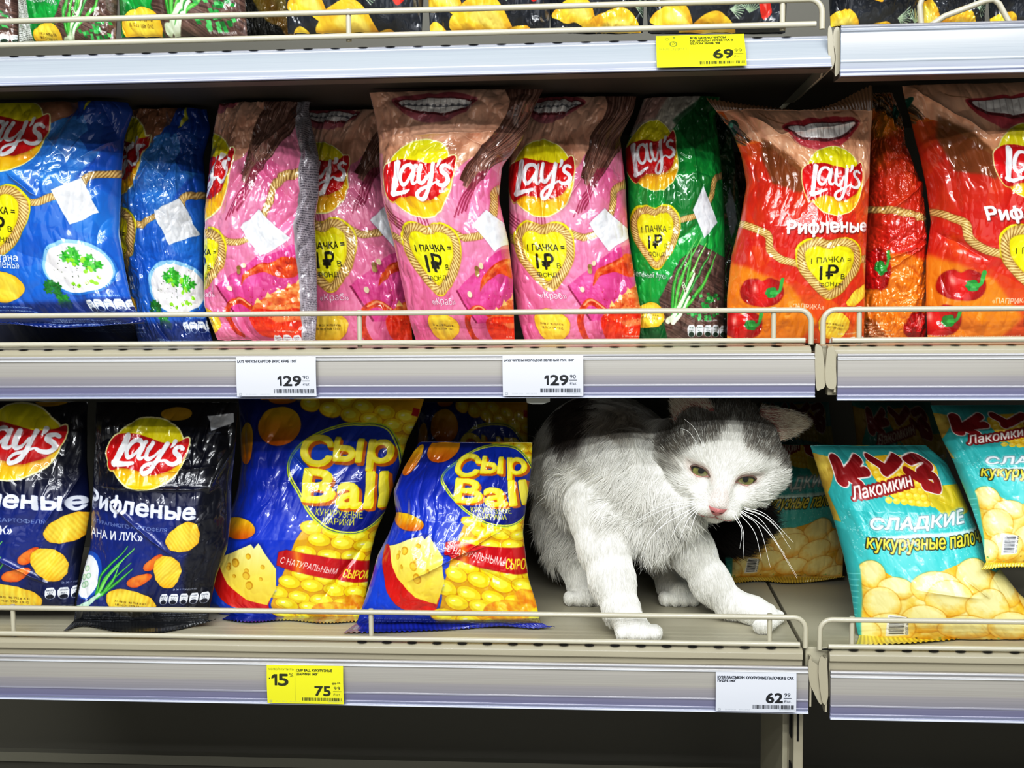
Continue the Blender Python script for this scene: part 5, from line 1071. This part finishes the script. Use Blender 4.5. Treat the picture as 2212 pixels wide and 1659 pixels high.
    gz = lo[2]+h*np.arange(N[2]); D = np.maximum(D, (ZB+.0008-gz)[None, None, :]); D = np.maximum(D, (gz+.004)[None, None, :])
    # surface nets
    S = D < 0; c = np.zeros(N-1, np.int8)
    for dx in (0, 1):
        for dy in (0, 1):
            for dz in (0, 1): c += S[dx:N[0]-1+dx, dy:N[1]-1+dy, dz:N[2]-1+dz]
    act = (c > 0) & (c < 8); I = np.argwhere(act); idx = np.full(N-1, -1, np.int64); idx[act] = np.arange(len(I))
    acc = np.zeros((len(I), 3)); cnt = np.zeros(len(I))
    for a in range(3):
        for u in (0, 1):
            for v in (0, 1):
                o = np.zeros(3, int); b_, c_ = [x for x in range(3) if x != a]; o[b_] = u; o[c_] = v; o2 = o.copy(); o2[a] = 1
                d0 = D[tuple((I+o).T)]; d1 = D[tuple((I+o2).T)]; m = (d0 < 0) != (d1 < 0); t = d0/(d0-d1+1e-12)
                pt = np.repeat(o[None].astype(float), len(I), 0); pt[:, a] = t; acc[m] += pt[m]; cnt[m] += 1
    V = lo+h*(I+acc/cnt[:, None]); F = []
    for a in range(3):
        b_, c_ = [(1, 2), (2, 0), (0, 1)][a]
        sl0 = [slice(None)]*3; sl1 = [slice(None)]*3; sl0[a] = slice(0, N[a]-1); sl1[a] = slice(1, N[a])
        s0 = S[tuple(sl0)]; s1 = S[tuple(sl1)]; E = np.argwhere(s0 != s1)
        E = E[(E[:, b_] > 0) & (E[:, c_] > 0) & (E[:, b_] < N[b_]-1) & (E[:, c_] < N[c_]-1)]
        eb = np.zeros(3, int); eb[b_] = 1; ec = np.zeros(3, int); ec[c_] = 1
        q = np.stack([idx[tuple((E-eb-ec).T)], idx[tuple((E-ec).T)], idx[tuple(E.T)], idx[tuple((E-eb).T)]], -1)
        fl = ~s0[tuple(E.T)]; q[fl] = q[fl][:, ::-1]; F.append(q)
    F = np.vstack(F); F = F[(F >= 0).all(1)]
    # relax
    A_ = np.zeros_like(V); n_ = np.zeros(len(V))
    for _ in range(2):
        A_[:] = 0; n_[:] = 0
        for i in range(4):
            np.add.at(A_, F[:, i], V[F[:, (i+1) % 4]]+V[F[:, (i+3) % 4]]); np.add.at(n_, F[:, i], 2)
        V = V*.5+.5*A_/n_[:, None]
    # region of each vertex
    regs = ['head', 'body', 'leg', 'paw', 'hind', 'tail', 'ear', 'rear']; best = np.full(len(V), 9.); reg = np.zeros(len(V), int)
    for p in prims:
        d = ev(p, V); m = d < best-(.0015 if p[-1] == 'ear' else 0); best[m] = d[m]; reg[m] = regs.index(p[-1])
    # normals
    e1 = V[F[:, 2]]-V[F[:, 0]]; e2 = V[F[:, 3]]-V[F[:, 1]]; fn = np.cross(e1, e2); Nn = np.zeros_like(V)
    for i in range(4): np.add.at(Nn, F[:, i], fn)
    Nn /= np.linalg.norm(Nn, axis=1)[:, None]+1e-12
    # colouring (3-D patches)
    def paint(P, rg):
        q = P-H; x, y, z = q@fx, q@ff, q@fz
        n1 = fbm(P[:, 0]*60+P[:, 1]*30, P[:, 2]*60, 3)-.5; n2 = fbm(P[:, 0]*300, P[:, 2]*300+P[:, 1]*200, 6)-.5
        col = np.ones((len(P), 3))*np.array([.94, .935, .905])
        col *= (1+.10*n1)[:, None]
        grey = np.array([.52, .50, .465]); dk = np.array([.20, .17, .15])
        g_ = np.clip((z-(.051-1.25*np.minimum(np.abs(x-.002), .022)-.50*np.clip(np.abs(x-.002)-.022, 0, .024)-1.0*np.clip(np.abs(x-.002)-.046, 0, 1)-.8*np.clip(.026-y, 0, 1))+.016*n1+.01*n2)/.006, 0, 1)
        g_ = g_*np.clip((.045-y-.25*0)/.004, 0, 1)*np.clip((z+.024+.0)/.006, 0, 1)
        m = ((rg == 0) | (rg == 6))*g_
        col = col*(1-m[:, None])+(grey*(1+.7*n2[:, None]))*m[:, None]
        def patch(c0, r, colr, soft=.25, mask=None):
            nonlocal col
            d = np.linalg.norm((P-c0)/np.array(r), axis=1)+n1*.6; w_ = np.clip((1-d)/soft, 0, 1)
            if mask is not None: w_ = w_*mask
            col = col*(1-w_[:, None])+(np.array(colr)*(1+.6*n2[:, None]))*w_[:, None]
        bm = np.isin(rg, (1, 7)).astype(float)
        patch(W(1243, 900, .19), (.031, .09, .040), (.24, .205, .18), .35, bm)
        patch(W(1350, 900, .14), (.045, .05, .030), (.62, .58, .52), .6, bm)
        patch(W(1600, 900, .19), (.085, .09, .045), (.45, .43, .41), .3, bm)
        patch(W(1455, 960, .10), (.018, .06, .034), (.45, .43, .39), .4, np.isin(rg, (0, 1, 7)).astype(float))
        col[rg == 5] = dk*(1+.5*n2[rg == 5][:, None])*.6
        rr = (rg == 7); col[rr] = col[rr]*.9
        ear = rg == 6
        for (b, ua, va, wn, L) in ears:
            q2 = P-b; u = q2@ua; v = q2@va; w = q2@wn; t = v/L
            near = ear & (np.abs(u) < .035) & (v > -.015) & (v < L*1.05) & (np.abs(w) < .03)
            inner = near & (Nn_(P) @ wn > .25) if False else near
            w0 = -.004+u*u*14*np.clip(1.1-t, 0, 1)
            ins = near & (w > w0)
            c_in = np.array([.70, .63, .54])*(1-np.clip(.42-t, 0, .4)[:, None]*np.array([.35, 1.1, 1.0]))
            col[ins] = c_in[ins]; outs = near & ~ins; col[outs] = np.array([.50, .47, .42])
        # pink around eyes and muzzle
        for s in (-1, 1):
            d = np.hypot((x-s*.0235)/.0138, (z-.003)/.0088); w_ = np.clip(1.25-d, 0, .8)*(y > .03)*(rg == 0); col = col*(1-w_[:, None])+np.array([.84, .76, .72])*w_[:, None]
        w_ = np.clip(1.1-np.hypot(x/.010, (z+.017)/.020), 0, .15)*(y > .06)*(rg == 0); col = col*(1-w_[:, None])+np.array([.88, .68, .66])*w_[:, None]
        return np.clip(col, 0, 1)
    col = paint(V, reg)
    fur_skin = colmat('cat_coat', rough=.85, coat=0, bump=.0, spec=.15)
    base = np.array([-.19, .12, ZB])
    body = npmesh('cat', V, F, fur_skin, None, col, True, off=base, label='white and grey cat crouching on the lower shelf, looking out between the snack bags', cat='cat')
    body.location = tuple(base); bpy.context.view_layer.update()
    # surface lookup along the face direction
    def surf(x, z, y0=.11):
        P = np.array([hl(a, y0, b) for a, b in zip(np.ravel(x), np.ravel(z))]); out = np.full(len(P), y0)
        done = np.zeros(len(P), bool)
        for _ in range(220):
            g = (P-lo)/h; gi = np.clip(g.astype(int), 0, N-2); f = g-gi; val = 0
            for dx in (0, 1):
                for dy in (0, 1):
                    for dz in (0, 1): val = val+D[gi[:, 0]+dx, gi[:, 1]+dy, gi[:, 2]+dz]*(f[:, 0] if dx else 1-f[:, 0])*(f[:, 1] if dy else 1-f[:, 1])*(f[:, 2] if dz else 1-f[:, 2])
            done |= val < 0; P = np.where(done[:, None], P, P-ff*.0005); out = np.where(done, out, out-.0005)
        return out.reshape(np.shape(x))
    # eyes: almond patches with iris, slit pupil, lids
    eyem = colmat('cat_eye_surface', rough=.12, coat=1, bump=0, coatr=.02)
    for s in (-1, 1):
        n = 64; cx, cz = s*.0238, .0035
        a = np.linspace(-1, 1, n); rr = np.linspace(0, 1, 40)
        # almond outline: upper and lower lid curves
        hw = .0102; up_ = lambda t: .0046*(1-t*t)**.75; lo_ = lambda t: -.0062*(1-t*t)**.6
        tilt = s*.12
        gx, gv = np.meshgrid(a, rr, indexing='ij'); lx = gx*hw; top_ = up_(gx); bot_ = lo_(gx); lz = bot_+(top_-bot_)*gv
        ex = cx+lx*math.cos(tilt)-lz*math.sin(tilt); ez = cz+lx*math.sin(tilt)+lz*math.cos(tilt)
        yb_ = surf(ex, ez); yc = float(np.median(yb_)); yy = np.minimum(yb_, yc+.002)*.3+.7*yc+.0020+.0024*(1-gx**2)*(1-((gv-.5)*1.6)**2)
        yy = np.maximum(yy, yb_+.0003)
        Pn = hl(0, 0, 0)+ex[..., None]*fx+yy[..., None]*ff+ez[..., None]*fz
        ix, iz = lx+s*.0006, lz+.0002; r_ = np.hypot(ix, iz)
        c = np.ones(lx.shape+(3,))*np.array([.50, .50, .27]); c *= (.75+.45*np.clip(r_/.0062, 0, 1))[..., None]
        c *= (1+.08*np.sin(np.arctan2(iz, ix)*31))[..., None]*.95
        ring = np.clip((r_-.0078)/.0006, 0, 1)[..., None]; c = c*(1-ring)+np.array([.20, .19, .12])*ring
        pup = np.clip((1-np.hypot(ix/.0031, (iz-.0020)/.0040))*6+.5, 0, 1)[..., None]; c = c*(1-pup)+.012*pup
        rim = np.clip((np.maximum(np.abs(gx)**3, np.abs(gv-.5)*2)-.88)/.10, 0, 1)[..., None]; c = c*(1-rim)+np.array([.07, .055, .05])*rim
        shade = np.clip((gv-.72)/.3, 0, .7)[..., None]; c = c*(1-shade*.8)
        m_, k_ = lx.shape; ii = np.arange(m_-1)[:, None]*k_; jj = np.arange(k_-1)[None]; Fq = np.stack([ii+jj, ii+jj+1, ii+k_+jj+1, ii+k_+jj], -1).reshape(-1, 4)
        npmesh('eye', Pn.reshape(-1, 3), Fq, eyem, body, c.reshape(-1, 3), True, off=base)
        # lid rim
        for nm, fn, colr, rad in (('upper_eyelid', up_, '#6e5a50', .0011), ('lower_eyelid', lo_, '#c99a92', .0009)):
            t = np.linspace(-1, 1, 24); lx2 = t*hw*1.03; lz2 = fn(t)*1.08
            ex2 = cx+lx2*math.cos(tilt)-lz2*math.sin(tilt); ez2 = cz+lx2*math.sin(tilt)+lz2*math.cos(tilt)
            y2 = np.maximum(surf(ex2, ez2), yc-.001)+.0010
            pts = [tuple(hl(a_, b_, c_)-0) for a_, b_, c_ in zip(ex2, y2, ez2)]
            MB().tube(pts, rad, 8).build(nm, mat('cat_'+nm, colr, .5), body, smooth=1)
    # nose leather
    n = 40; gu, gv = np.meshgrid(np.linspace(-1, 1, n), np.linspace(0, 1, n), indexing='ij')
    wid = .0085*(1-gv)**.55*(1-.15*gv)+.0012; nx_ = gu*wid; nz_ = -.0165-gv*.0125+.0012*np.cos(gu*3.1)*(1-gv)
    ys = surf(nx_, nz_); ys = np.maximum(ys, np.median(ys)-.003)+.0004+.0022*(1-gu**2)*np.sin(np.clip(gv*1.1+.1, 0, 1)*math.pi)**.6
    Pn = H+nx_[..., None]*fx+ys[..., None]*ff+nz_[..., None]*fz
    c = np.ones(nx_.shape+(3,))*np.array([.86, .56, .56]); nos = np.minimum(np.hypot((nx_-.0042)/.0022, (nz_+.0225)/.0013), np.hypot((nx_+.0042)/.0022, (nz_+.0225)/.0013)); k = np.clip(1.4-nos, 0, 1)[..., None]; c = c*(1-k)+np.array([.34, .13, .13])*k
    ii = np.arange(n-1)[:, None]*n; jj = np.arange(n-1)[None]; Fq = np.stack([ii+jj, ii+n+jj, ii+n+jj+1, ii+jj+1], -1).reshape(-1, 4)
    npmesh('nose', Pn.reshape(-1, 3), Fq, colmat('cat_nose', rough=.45, coat=.2, bump=.15, bscale=900), body, c.reshape(-1, 3), True, off=base)
    for nm, L in (('mouth_line', [(0, -.0285), (0, -.0325), (-.004, -.0355), (-.011, -.0352), (-.017, -.0315)]), ('mouth_line', [(0, -.0325), (.004, -.0355), (.011, -.0352), (.017, -.0315)])):
        L = catmull(np.array(L), 5); y2 = surf(L[:, 0], L[:, 1])+.0006
        MB().tube([tuple(hl(a, b, c_)) for (a, c_), b in zip(L, y2)], .0007, 6).build(nm, mat('cat_mouth', '#a8746e', .6), body, smooth=1)
    # whiskers
    wm = mat('whisker', '#f6f6f2', .3)
    def whisk(lst):
        for (pts) in lst:
            P_ = catmull(np.array([W(a, b, y) for a, b, y in pts]), 6); r = np.linspace(.00042, .00010, len(P_))
            MB().tube([tuple(p) for p in P_], list(r), 6).build('whisker', wm, body, smooth=1)
    def ws(x0, y0, mx, my, x1, y1, Y=.020): return [(x0, y0, Y), (mx, my, Y-.014), (x1, y1, Y-.022)]
    whisk([ws(1500, 1077, 1450, 1076, 1413, 1098), ws(1500, 1082, 1430, 1093, 1366, 1130), ws(1500, 1086, 1440, 1098, 1352, 1140), ws(1503, 1090, 1440, 1110, 1398, 1160), ws(1503, 1094, 1420, 1145, 1384, 1208),
           ws(1506, 1096, 1470, 1125, 1450, 1160), ws(1509, 1098, 1485, 1125, 1467, 1170), ws(1508, 1102, 1500, 1120, 1492, 1145), ws(1503, 1088, 1460, 1105, 1420, 1150),
           ws(1607, 1096, 1655, 1112, 1714, 1172), ws(1607, 1099, 1665, 1125, 1708, 1185), ws(1605, 1103, 1650, 1130, 1722, 1245), ws(1603, 1105, 1660, 1150, 1722, 1250),
           ws(1600, 1107, 1640, 1140, 1664, 1225), ws(1598, 1110, 1630, 1150, 1645, 1210), ws(1590, 1112, 1606, 1150, 1605, 1205), ws(1584, 1114, 1602, 1145, 1598, 1185), ws(1612, 1100, 1650, 1115, 1692, 1155), ws(1600, 1104, 1645, 1135, 1695, 1196)])
    whisk([[(1520, 965, .05), (1500, 925, .035), (1478, 905, .03)], [(1512, 970, .05), (1490, 935, .035), (1470, 925, .03)]])
    # ---------------- fur strands
    tri = np.vstack([F[:, [0, 1, 2]], F[:, [0, 2, 3]]]); ar = np.linalg.norm(np.cross(V[tri[:, 1]]-V[tri[:, 0]], V[tri[:, 2]]-V[tri[:, 0]]), axis=1)
    cen = V[tri].mean(1); tn = Nn[tri[:, 0]]; tow = ((CAM-cen)*tn).sum(1)/np.linalg.norm(CAM-cen, axis=1)
    rt = reg[tri[:, 0]]; wgt = ar*np.where(tow > -.35, 1, .12)*np.array([2.3, 1.0, 1.5, 1.8, 1.0, 1.0, 2.2, .5])[rt]*np.where(cen[:, 1] > .30, .35, 1)
    NS = 120000; g = np.random.default_rng(5); pick = g.choice(len(tri), NS, p=wgt/wgt.sum()); a, b = g.random(NS), g.random(NS); fl = a+b > 1; a[fl], b[fl] = 1-a[fl], 1-b[fl]
    R0 = V[tri[pick, 0]]+(V[tri[pick, 1]]-V[tri[pick, 0]])*a[:, None]+(V[tri[pick, 2]]-V[tri[pick, 0]])*b[:, None]
    nr_ = Nn[tri[pick, 0]]; rg = rt[pick]; q = R0-H; x, y, z = q@fx, q@ff, q@fz
    nose = hl(0, .080, -.018); dn = np.linalg.norm(R0-nose, axis=1)
    flow = np.zeros_like(R0)
    hd = rg == 0; flow[hd] = (R0-nose)[hd]/dn[hd][:, None]
    lw = hd & (z < -.02); flow[lw] += np.array([0, 0, -.6])
    bd = np.isin(rg, (1, 7)); flow[bd] = nz([-.45, .10, -.85])
    rb = bd & (R0[:, 0] > W(1370, 1000, .12)[0]); flow[rb] = nz([-.15, -.1, -1.])
    lg = np.isin(rg, (2, 3, 4)); flow[lg] = np.array([.05, -.15, -1.]); flow[rg == 5] = nz([.8, -.3, -.2]); 
    er = rg == 6
    for (b_, ua, va, wn, L) in ears:
        nr2 = er & (np.linalg.norm(R0-(b_+va*L*.5), axis=1) < .05); flow[nr2] = va+.25*g.normal(size=(nr2.sum(), 3))
    cl = np.stack([fbm(R0[:, 0]*55+R0[:, 1]*40, R0[:, 2]*38+k*9.1, 20+k, 3)-.5 for k in range(3)], -1)
    cl2 = np.stack([vnoise(R0[:, 0]*160+R0[:, 1]*90, R0[:, 2]*120+k*5.3, 40+k)-.5 for k in range(3)], -1)
    isb = bd.astype(float)[:, None]
    flow = flow+cl*(1.6*isb+.35)+cl2*(.9*isb+.3)+g.normal(0, .10, R0.shape)
    flow -= nr_*(flow*nr_).sum(1)[:, None]*.85; flow /= np.linalg.norm(flow, axis=1)[:, None]+1e-9
    ln = np.select([hd, bd, rg == 2, rg == 3, rg == 4, rg == 5, er], [np.clip(.0025+(dn-.01)*.13, .0022, .013), .021, .0095, .0050, .008, .022, .006], .01)
    ln = np.where(hd & (np.abs(x) > .042) & (z < .002), .018, ln); ln = np.where(er, .0085, ln)
    ln = ln*(.65+.6*g.random(NS)); ln = np.where((R0[:, 2] < ZB+.012), np.minimum(ln, .004), ln)
    # keep fur clear of the eyes and the nose
    keep = np.ones(NS, bool)
    for s in (-1, 1): keep &= ~((np.hypot((x-s*.0238)/.0108, (z-.0035)/.0068) < 1) & (y > .03))
    keep &= ~((np.abs(x) < .008) & (z < -.0155) & (z > -.029) & (y > .06))
    lift = np.select([hd, bd, lg, er], [.22, .42, .22, .25], .4)[:, None]
    npt = 5; T_ = np.linspace(0, 1, npt); C_ = []
    for t in T_:
        p = R0+ln[:, None]*(flow*t*(1-.12*t)+nr_*lift*(t-.55*t*t)); p[:, 2] -= ln*np.where(bd, .25, .05)*t*t
        C_.append(p)
    Pts = np.stack(C_, 1); Pts[..., 2] = np.maximum(Pts[..., 2], ZB+.0006); Pts[..., 2] = np.minimum(Pts[..., 2], -.001)
    colr = paint(R0, rg); tint = 1+.16*(g.random(NS)-.5)[:, None]; colr = np.clip(colr*tint, 0, 1)
    wh = (rg == 0) & (colr.mean(1) < .6) & (g.random(NS) < .16); colr[wh] = [.85, .85, .82]
    colr[er & (g.random(NS) < .65)] = [.84, .81, .74]
    Pts, colr, ln2 = Pts[keep], colr[keep], ln[keep]; M_ = len(Pts)
    hc = bpy.data.hair_curves.new('fur'); hc.add_curves([npt]*M_)
    hc.attributes['position'].data.foreach_set('vector', (Pts-base).astype(np.float32).ravel())
    ra = hc.attributes.get('radius') or hc.attributes.new('radius', 'FLOAT', 'POINT')
    rad = np.array([1, .9, .7, .45, .12])[None]*np.select([ln2 < .007, ln2 < .013], [.00016, .00019], .00022)[:, None]
    ra.data.foreach_set('value', rad.astype(np.float32).ravel())
    ca = hc.attributes.new('Print', 'FLOAT_COLOR', 'POINT'); cc = np.ones((M_, npt, 4), np.float32); cc[..., :3] = lin(colr)[:, None, :]*np.array([.90, .95, .98, 1, 1])[None, :, None]
    ca.data.foreach_set('color', cc.ravel())
    fm = colmat('cat_fur', rough=.7, coat=0, bump=0, spec=.25)
    hc.materials.append(fm); ho = bpy.data.objects.new('fur', hc); link(ho, body)
    print('CAT', len(V), len(F), M_)
cat_build()
# ================================================================ PRICE TAGS
def tag_art(kind):
    A = Art([(0, 0, 175), (86, 0, 175)], S=3.2, U0=0, U1=1, base='#ccd0db' if kind[0] == 'w' else '#dfdc20')
    K = '#15181e' if kind[0] == 'w' else '#2c3212'
    T = lambda t, x, y, w, h, b=.02, c=K: A.text(t, x+w/2, y+h/2, w, h, c, 0, bold=b)
    def bars(x0, x1, y0, y1, seed=0, c=K):
        g = np.random.default_rng(seed); x = x0
        while x < x1: w = .6+1.5*g.random(); A.poly([(x, y0), (min(x+w, x1), y0), (min(x+w, x1), y1), (x, y1)], c); x += w+.7+1.2*g.random()
    def one(x, y, w, h):  # numeral one with a flag
        A.poly([(x+w*.42, y), (x+w, y), (x+w, y+h), (x+w*.55, y+h), (x+w*.55, y+h*.3), (x, y+h*.42), (x, y+h*.2)], K)
    def price(main, cents, x, y):
        if main[0] == '1': one(x, y, 9, 21); T(main[1:], x+13, y, 38, 21, .07)
        else: T(main, x+16, y, 35, 21, .07)
        T(cents, x+55, y-1, 13, 8, .04); A.stroke([(x+54, y+10.5), (x+70, y+10.5)], 1.2, K, smooth=0); T('₽/шт.', x+55, y+14.5, 15, 6, .03)
    if kind == 'w_crab': T('LAYS ЧИПСЫ КАРТОФ ВКУС КРАБ 150Г', 3, 7, 130, 6, .07); price('129', '90', 91, 42); bars(82, 170, 70, 79, 1)
    if kind == 'w_onion': T('LAYS ЧИПСЫ МОЛОДОЙ ЗЕЛЕНЫЙ ЛУК 150Г', 3, 7, 152, 6, .07); price('129', '90', 91, 42); bars(82, 170, 70, 79, 2)
    if kind == 'w_kuz': T('КУЗЯ ЛАКОМКИН КУКУРУЗНЫЕ ПАЛОЧКИ В САХ', 4, 8, 165, 6, .07); T('ПУДРЕ 140Г', 4, 16, 40, 5.5, .07); price('62', '99', 94, 44); bars(81, 170, 70, 79, 3)
    if kind == 'y_low':
        T('УСПЕЙ КУПИТЬ', 4, 6, 58, 5, .04); T('СЫР BALL КУКУРУЗНЫЕ', 68, 8, 82, 5.5, .07); T('ШАРИКИ 140Г', 68, 16, 50, 5.5, .07); A.stroke([(65, 8), (65, 80)], .5, '#8a8a30', smooth=0)
        A.poly([(5, 28), (8, 28), (8, 31), (5, 31)], K); one(11, 20, 13, 25); T('5', 27, 20, 22, 25, .06); T('%', 52, 17, 9, 9, .02)
        T('75', 110, 46, 35, 21, .07); T('89 ⁹⁹', 150, 36, 18, 6, .0); A.stroke([(149, 39), (169, 39)], .6, K, smooth=0); T('99', 153, 46, 15, 8, .04); A.stroke([(152, 57), (170, 57)], 1.2, K, smooth=0); T('₽/шт.', 152, 61, 16, 6, .03); bars(80, 170, 72, 79, 4)
    if kind == 'y_top':
        A.ell(34, 24, 8, 8, '#7c8630'); A.ell(34, 24, 5, 5, '#dfdc20'); T('₽', 31.5, 20, 5, 8, .03); A.ell(22, 10, 4, 4, '#7c8630'); A.ell(22, 10, 2.4, 2.4, '#dfdc20'); A.ell(36, 6, 2.6, 2.6, '#7c8630')
        T('ВЫГОДНО', 6, 34, 54, 9, .04, '#7c8630'); A.stroke([(65, 6), (65, 78)], .5, '#8a8a30', smooth=0)
        T('BON GIORNO ЧИПСЫ', 68, 5, 70, 6, .07); T('НАТУРАЛЬН КРЕВЕТКА В', 68, 13, 84, 6, .07); T('БЕЛОМ ВИНЕ 90Г', 68, 21, 60, 6, .07)
        T('69', 112, 42, 38, 23, .07); T('99', 153, 41, 15, 9, .04); A.stroke([(152, 54), (170, 54)], 1.2, K, smooth=0); T('₽/шт.', 152, 58, 16, 6, .03); bars(84, 172, 72, 80, 5)
    if kind != 'y_top':
        A.poly([(5, 79), (11, 79), (11, 84), (5, 84)], '#8c9096'); A.poly([(6, 80), (10, 80), (10, 83), (6, 83)], '#ccd0db' if kind[0] == 'w' else '#dfdc20'); T('22.09.2021', 20, 80, 24, 3, 0, '#9da2a8'); T('RF532752', 52, 80, 22, 3, 0, '#9da2a8'); T('4690388003754', 138, 79, 34, 3, 0, '#9da2a8')
    return A
paper = colmat('tag_paper', rough=.45, coat=.55, bump=.04, bscale=30, coatr=.12)
def price_tag(kind, label, pxl, pxr, z0, z1, y0, y1):
    """paper card behind the clear strip face; z0/y0 bottom, z1/y1 top"""
    A = tag_art(kind); xa = X(pxl, 829, 0) if False else None
    pm = (z0+z1)/2; ym = (y0+y1)/2
    def solve(px):
        x = 0.0
        for _ in range(20):
            d = np.array([x, ym, pm])-CAM; zz = d@FW; p = d@RT/zz*FPX+1106; x += (px-p)*zz/FPX
        return x
    xa, xb = solve(pxl), solve(pxr); nx, ny = 420, 200
    u = np.linspace(0, 1, nx); v = np.linspace(0, 1, ny); V = np.zeros((ny, nx, 3)); V[..., 0] = xa+(xb-xa)*u; V[..., 1] = (y1+(y0-y1)*v-.0012*np.sin(v*math.pi))[:, None]; V[..., 2] = (z1+(z0-z1)*v)[:, None]
    col = A.sample(np.repeat(u[None], ny, 0), np.repeat(v[:, None]*86, nx, 1)); t = V.copy()
    ii = np.arange(ny-1)[:, None]*nx; jj = np.arange(nx-1)[None]; F = np.stack([ii+jj, ii+nx+jj, ii+nx+jj+1, ii+jj+1], -1).reshape(-1, 4)
    off = np.array([(xa+xb)/2, y0, z0])
    o = npmesh('price_tag', V.reshape(-1, 3), F, paper, None, col.reshape(-1, 3), True, off=off, label=label, cat='price tag'); o.location = tuple(off)
    return o
bl = -.0065
price_tag('w_crab', 'white 129,90 price tag below the pink bags, left of the other 129,90 tag', 511, 683, .0028, .0425, bl, bl)
price_tag('w_onion', 'white 129,90 price tag hanging right above the gap left of the cat', 1086, 1260, .0028, .0425, bl, bl)
price_tag('w_kuz', 'white 62,99 price tag under the cat, near the lower shelf joint', 1546, 1720, -.3195, -.2790, .0215+bl, .0215+bl)
price_tag('y_low', 'yellow 75,99 discount tag with a minus fifteen percent mark', 577, 742, -.3195, -.2790, .0215+bl, .0215+bl)
price_tag('y_top', 'yellow 69,99 price tag on the tilted upper strip', 1418, 1610, .3055, .3385, -.0725, -.0475)
torn = MB(); p = [at(a, b, .012) for a, b in ((1136, 852), (1188, 852), (1188, 868), (1172, 873), (1150, 873), (1138, 870))]
torn.add(p, [tuple(range(6))]); torn.build('paper_scrap', mat('scrap_paper', '#b9bbb4', .6), label='torn grey paper scrap hanging under the middle shelf beside the cat', cat='paper')
